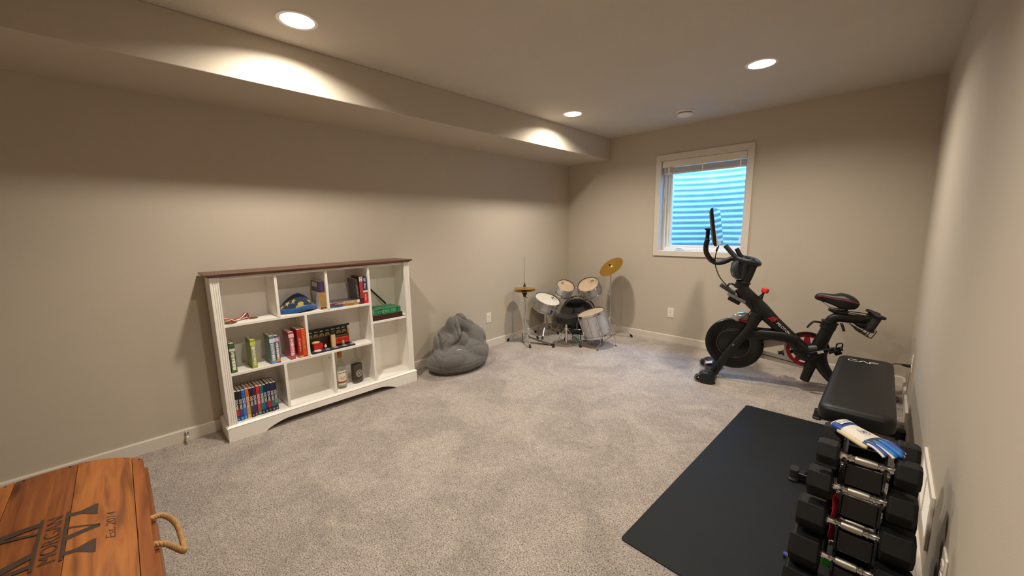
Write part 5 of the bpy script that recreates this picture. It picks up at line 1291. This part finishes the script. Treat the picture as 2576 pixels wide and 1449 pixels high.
for k, (y, L_, r) in enumerate(fing):
    sp = 1.0+0.25*(k-1.5)/1.5
    pts = spline([(0.012, y, 0.014), (0.040, y*1.10, 0.017), (0.028+L_*0.75, y*1.12-0.002, 0.010), (0.028+L_, y*1.12-0.004, 0.004)], 6)
    fg = MB().tube(pts, [r*1.05]*(len(pts)-4)+[r, r*0.9, r*0.7, r*0.35], 12).build('finger', GBR if k in (1, 2) else GB, gl, smooth=60)
    MB().tube([p+Vector((0, (0.007 if k >= 2 else -0.007), -0.001)) for p in pts[3:-1]], r*0.55, 8).build('finger_side', GW, fg, smooth=60)
pts = spline([(-0.070, -0.034, 0.010), (-0.030, -0.042, 0.010), (0.005, -0.046, 0.008), (0.030, -0.045, 0.006)], 6)
MB().tube(pts, [0.0072]*(len(pts)-3)+[0.0068, 0.006, 0.004], 12).build('thumb', GY, gl, smooth=60)
MB().loft([gring(0.012, 0.0418, 0.0125, 0.0132), gring(0.034, 0.0392, 0.0102, 0.0112)], caps=False).build('knuckle_mesh', GGR, gl, smooth=60)

# ------------------------------------------------------------------ domed wooden chest
chx0, chx1, chy1, chy0 = 1.10, 2.14, -4.487, -4.983
CH = thing('wooden_chest', 'orange stained pine chest with domed plank lid and rope handle', 'chest', (1.62, -4.735, 0))
co = Vector((-1.62, 4.735, 0))
def chp(mb, name, mat, parent=CH, **k):
    o = mb.build(name, mat, parent, **k); o.location = co if parent is CH else (0, 0, 0); return o
def pine(i): return wood_mat('pine_%d' % i, ('#6a3715', '#71401a', '#5c2f14')[i % 3], ('#8c4f1f', '#9a5b26', '#7c441c')[i % 3], ('#a0602a', '#a9682f', '#8e5224')[i % 3], (2.0, 30, 30), 0.45, True, seed=i*3.71)
PINE = [pine(i) for i in range(7)]
ycn = (chy0+chy1)/2; hw_ = (chy1-chy0)/2
def dome(y):
    f = min(1.0, abs((y-ycn)/hw_))
    return 0.440+0.064*(1-f**2.6)
ZL = 0.405            # underside of the lid frame
chp(MB().box((chx0+0.012, chy0+0.012, 0.015), (chx0+0.030, chy1-0.012, ZL)), 'end_board', PINE[4], smooth=0, bevel=0.002)
chp(MB().box((chx1-0.030, chy0+0.012, 0.015), (chx1-0.012, chy1-0.012, ZL)), 'end_board', PINE[5], smooth=0, bevel=0.002)
for k in range(3):
    z0 = 0.015+0.130*k
    chp(MB().box((chx0+0.008, chy1-0.030, z0+0.0015), (chx1-0.008, chy1+0.010, z0+0.1285)), 'front_board', PINE[k], smooth=0, bevel=0.003)
    chp(MB().box((chx0+0.008, chy0+0.010, z0+0.0015), (chx1-0.008, chy0+0.030, z0+0.1285)), 'rear_board', PINE[k+2], smooth=0, bevel=0.003)
chp(MB().box((chx0+0.03, chy0+0.03, 0.015), (chx1-0.03, chy1-0.03, 0.03)), 'bottom_board', PINE[6], smooth=0)
for x in (chx0+0.01, chx1-0.07):
    for y in (chy0+0.01, chy1-0.07): chp(MB().box((x, y, 0), (x+0.06, y+0.06, 0.016)), 'foot_block', PINE[3], smooth=0)
chp(MB().box((chx0, chy1-0.022, ZL), (chx1, chy1, dome(chy1)-0.001)), 'lid_front_rail', PINE[6], smooth=0, bevel=0.003)
chp(MB().box((chx0, chy0, ZL), (chx1, chy0+0.022, dome(chy0)-0.001)), 'lid_rear_rail', PINE[6], smooth=0, bevel=0.003)
seams = [chy1, -4.5185, -4.659, -4.8085, -4.9515, chy0]
tones = [3, 1, 2, 4, 0]
for i in range(5):
    ya, yb = seams[i]-0.0006, seams[i+1]+0.0006
    mb = MB(); nn = 10
    top = [(ya+(yb-ya)*k/nn, dome(ya+(yb-ya)*k/nn)+(0.0, 0.0015, -0.0005, 0.0010, 0)[i]) for k in range(nn+1)]
    bot = [(y, z-0.018) for y, z in top[::-1]]
    mb.prism(top+bot, chx0, chx1, lambda a, b, d: (d, a, b))
    chp(mb, 'lid_plank', PINE[tones[i]], smooth=30, bevel=0.0014)
for x in (chx0+0.0, chx1-0.018):
    pf = [(chy1-0.024+(chy0-chy1+0.048)*k/20, dome(chy1-0.024+(chy0-chy1+0.048)*k/20)-0.019) for k in range(21)]
    chp(MB().prism(pf+[(chy0+0.024, ZL), (chy1-0.024, ZL)], x+0.001, x+0.017, lambda a, b, d: (d, a, b)), 'lid_end_board', PINE[3], smooth=0)
nl = M('#4a3a2c', 0.5, 0.5)
for i in range(1, 5):
    for x in (chx0+0.012, chx1-0.012):
        for dy in (-0.020, 0.020):
            y = seams[i]+dy
            chp(MB().cyl((x, y, dome(y)-0.002), (x, y, dome(y)+0.0018), 0.003, n=10), 'nail', nl)
# burnt lettering: reads from the rope handle side (towards -x), top towards -y
INK = M('#3a2a1c', 0.7, var=0.15, scale=30)
def on_lid(u, v, lift=0.0022):
    """u along the word (towards -x), v upwards in the word (towards -y), origin at the middle of the monogram"""
    y = -4.689-v; return (1.600-u, y, dome(y)+lift)
def lid_poly(mb, pts, n=1):
    # split long polygons so that they follow the dome
    P = [Vector((a, b)) for a, b in pts]; bm = bmesh.new()
    f = bm.faces.new([bm.verts.new((p.x, p.y, 0)) for p in P])
    y0 = min(p.y for p in P); y1 = max(p.y for p in P); k = max(1, int((y1-y0)/0.012))
    for i in range(1, k):
        bmesh.ops.bisect_plane(bm, geom=bm.verts[:]+bm.edges[:]+bm.faces[:], plane_co=(0, y0+(y1-y0)*i/k, 0), plane_no=(0, 1, 0))
    bm.verts.index_update(); mb.add([on_lid(v.co.x, v.co.y) for v in bm.verts], [tuple(v.index for v in f.verts) for f in bm.faces]); bm.free()
mon = MB(); SC = 1.0
B0, B1 = -0.022, 0.022          # the band that carries the name
def halves(x0, y0, x1, y1, w0, w1):
    """slanted stroke of the big letter, cut out where the name band lies"""
    for lo, hi in ((-9, B0-0.007), (B1+0.007, 9)):
        a, b = max(min(y0, y1), lo), min(max(y0, y1), hi)
        if b-a < 0.004: continue
        fx = lambda y: x0+(x1-x0)*(y-y0)/(y1-y0); fw_ = lambda y: w0+(w1-w0)*(y-y0)/(y1-y0)
        lid_poly(mon, [(fx(a)-fw_(a), a), (fx(a)+fw_(a), a), (fx(b)+fw_(b), b), (fx(b)-fw_(b), b)])
BT, TP = -0.083, 0.120
halves(-0.105, BT, -0.105, TP, 0.009, 0.009)
halves(0.105, BT, 0.105, TP, 0.010, 0.014)
halves(-0.094, TP, 0.002, BT-0.012, 0.018, 0.010)
halves(0.094, TP, 0.002, BT-0.012, 0.007, 0.004)
for x in (-0.105, 0.105):
    lid_poly(mon, [(x-0.034, BT), (x-0.010, BT+0.030), (x+0.010, BT+0.030), (x+0.034, BT), (x+0.034, BT-0.006), (x-0.034, BT-0.006)])
    lid_poly(mon, [(x-0.026, TP+0.006), (x-0.026, TP), (x-0.010, TP-0.022), (x+0.010, TP-0.022), (x+0.026, TP), (x+0.026, TP+0.006)])
for y in (B0-0.004, B1+0.004): lid_poly(mon, [(-0.131, y-0.0035), (0.131, y-0.0035), (0.131, y+0.0035), (-0.131, y+0.0035)])
chp(mon, 'monogram', INK, smooth=0, recalc=False)
mb = MB(); lettering(mb, 'MORGAN', lambda u, v: on_lid(u, v, 0.0024), width=0.238, height=0.034, bold=-0.016)
chp(mb, 'name_lettering', INK, smooth=0, recalc=False)
mb = MB(); lettering(mb, 'Est. 2014', lambda u, v: on_lid(u-0.008, v-0.1165, 0.0024), width=0.150, height=0.0205, bold=-0.014)
chp(mb, 'date_lettering', INK, smooth=0, recalc=False)
# twisted rope handle on the front of the lid
rp = spline([(1.560, chy1-0.004, 0.424), (1.545, chy1+0.030, 0.410), (1.552, chy1+0.058, 0.365), (1.60, chy1+0.066, 0.325), (1.655, chy1+0.066, 0.322), (1.705, chy1+0.056, 0.360), (1.718, chy1+0.026, 0.410), (1.712, chy1-0.004, 0.424)], 12)

strand_m = M('#b08a58', 0.85, var=0.2, scale=90, bump=0.001, bscale=500)
acc = 0.0; prevN = None
frames_ = []
for i, p in enumerate(rp):
    T = (rp[min(i+1, len(rp)-1)]-rp[max(i-1, 0)]).normalized()
    Nn = (Vector((0, 0, 1))-T*T.z).normalized() if prevN is None else (prevN-T*prevN.dot(T)).normalized()
    prevN = Nn
    if i: acc += (p-rp[i-1]).length
    frames_.append((p, Nn, T.cross(Nn), acc))
for s_ in range(3):
    pts = [p+Nn*0.0044*math.cos(a*240+s_*2*PI/3)+B*0.0044*math.sin(a*240+s_*2*PI/3) for p, Nn, B, a in frames_]
    chp(MB().tube(spline(pts, 3), 0.0048, 8), 'rope_strand', strand_m, smooth=60)

# ------------------------------------------------------------------ small things by the rack
jr = thing('jump_rope_handle', 'white and blue plastic handle lying on the mat beside the rack', 'handle', (3.105, -2.698, 0.0175), math.radians(-7.5))
MB().tube([(-0.045, 0, 0), (0.045, 0, 0)], [0.011, 0.012], 16).build('grip', M('#c9cfe0', 0.35), jr)
MB().tube([(-0.058, 0, 0), (-0.044, 0, 0)], [0.009, 0.012], 16).build('end_cap', M('#2b3f8c', 0.4), jr)
gc = MB().lathe([(0, 0), (0.014, 0), (0.016, 0.003), (0.014, 0.006), (0, 0.0065)], 24, frame((-0.062, -0.075, 0.205), (0.0, -0.55, 0.83)))
gc.tube([(-0.062, -0.072, 0.203), (-0.046, -0.068, 0.198)], 0.005, 8)
gc.build('green_clip', M('#35b83a', 0.4), rk)
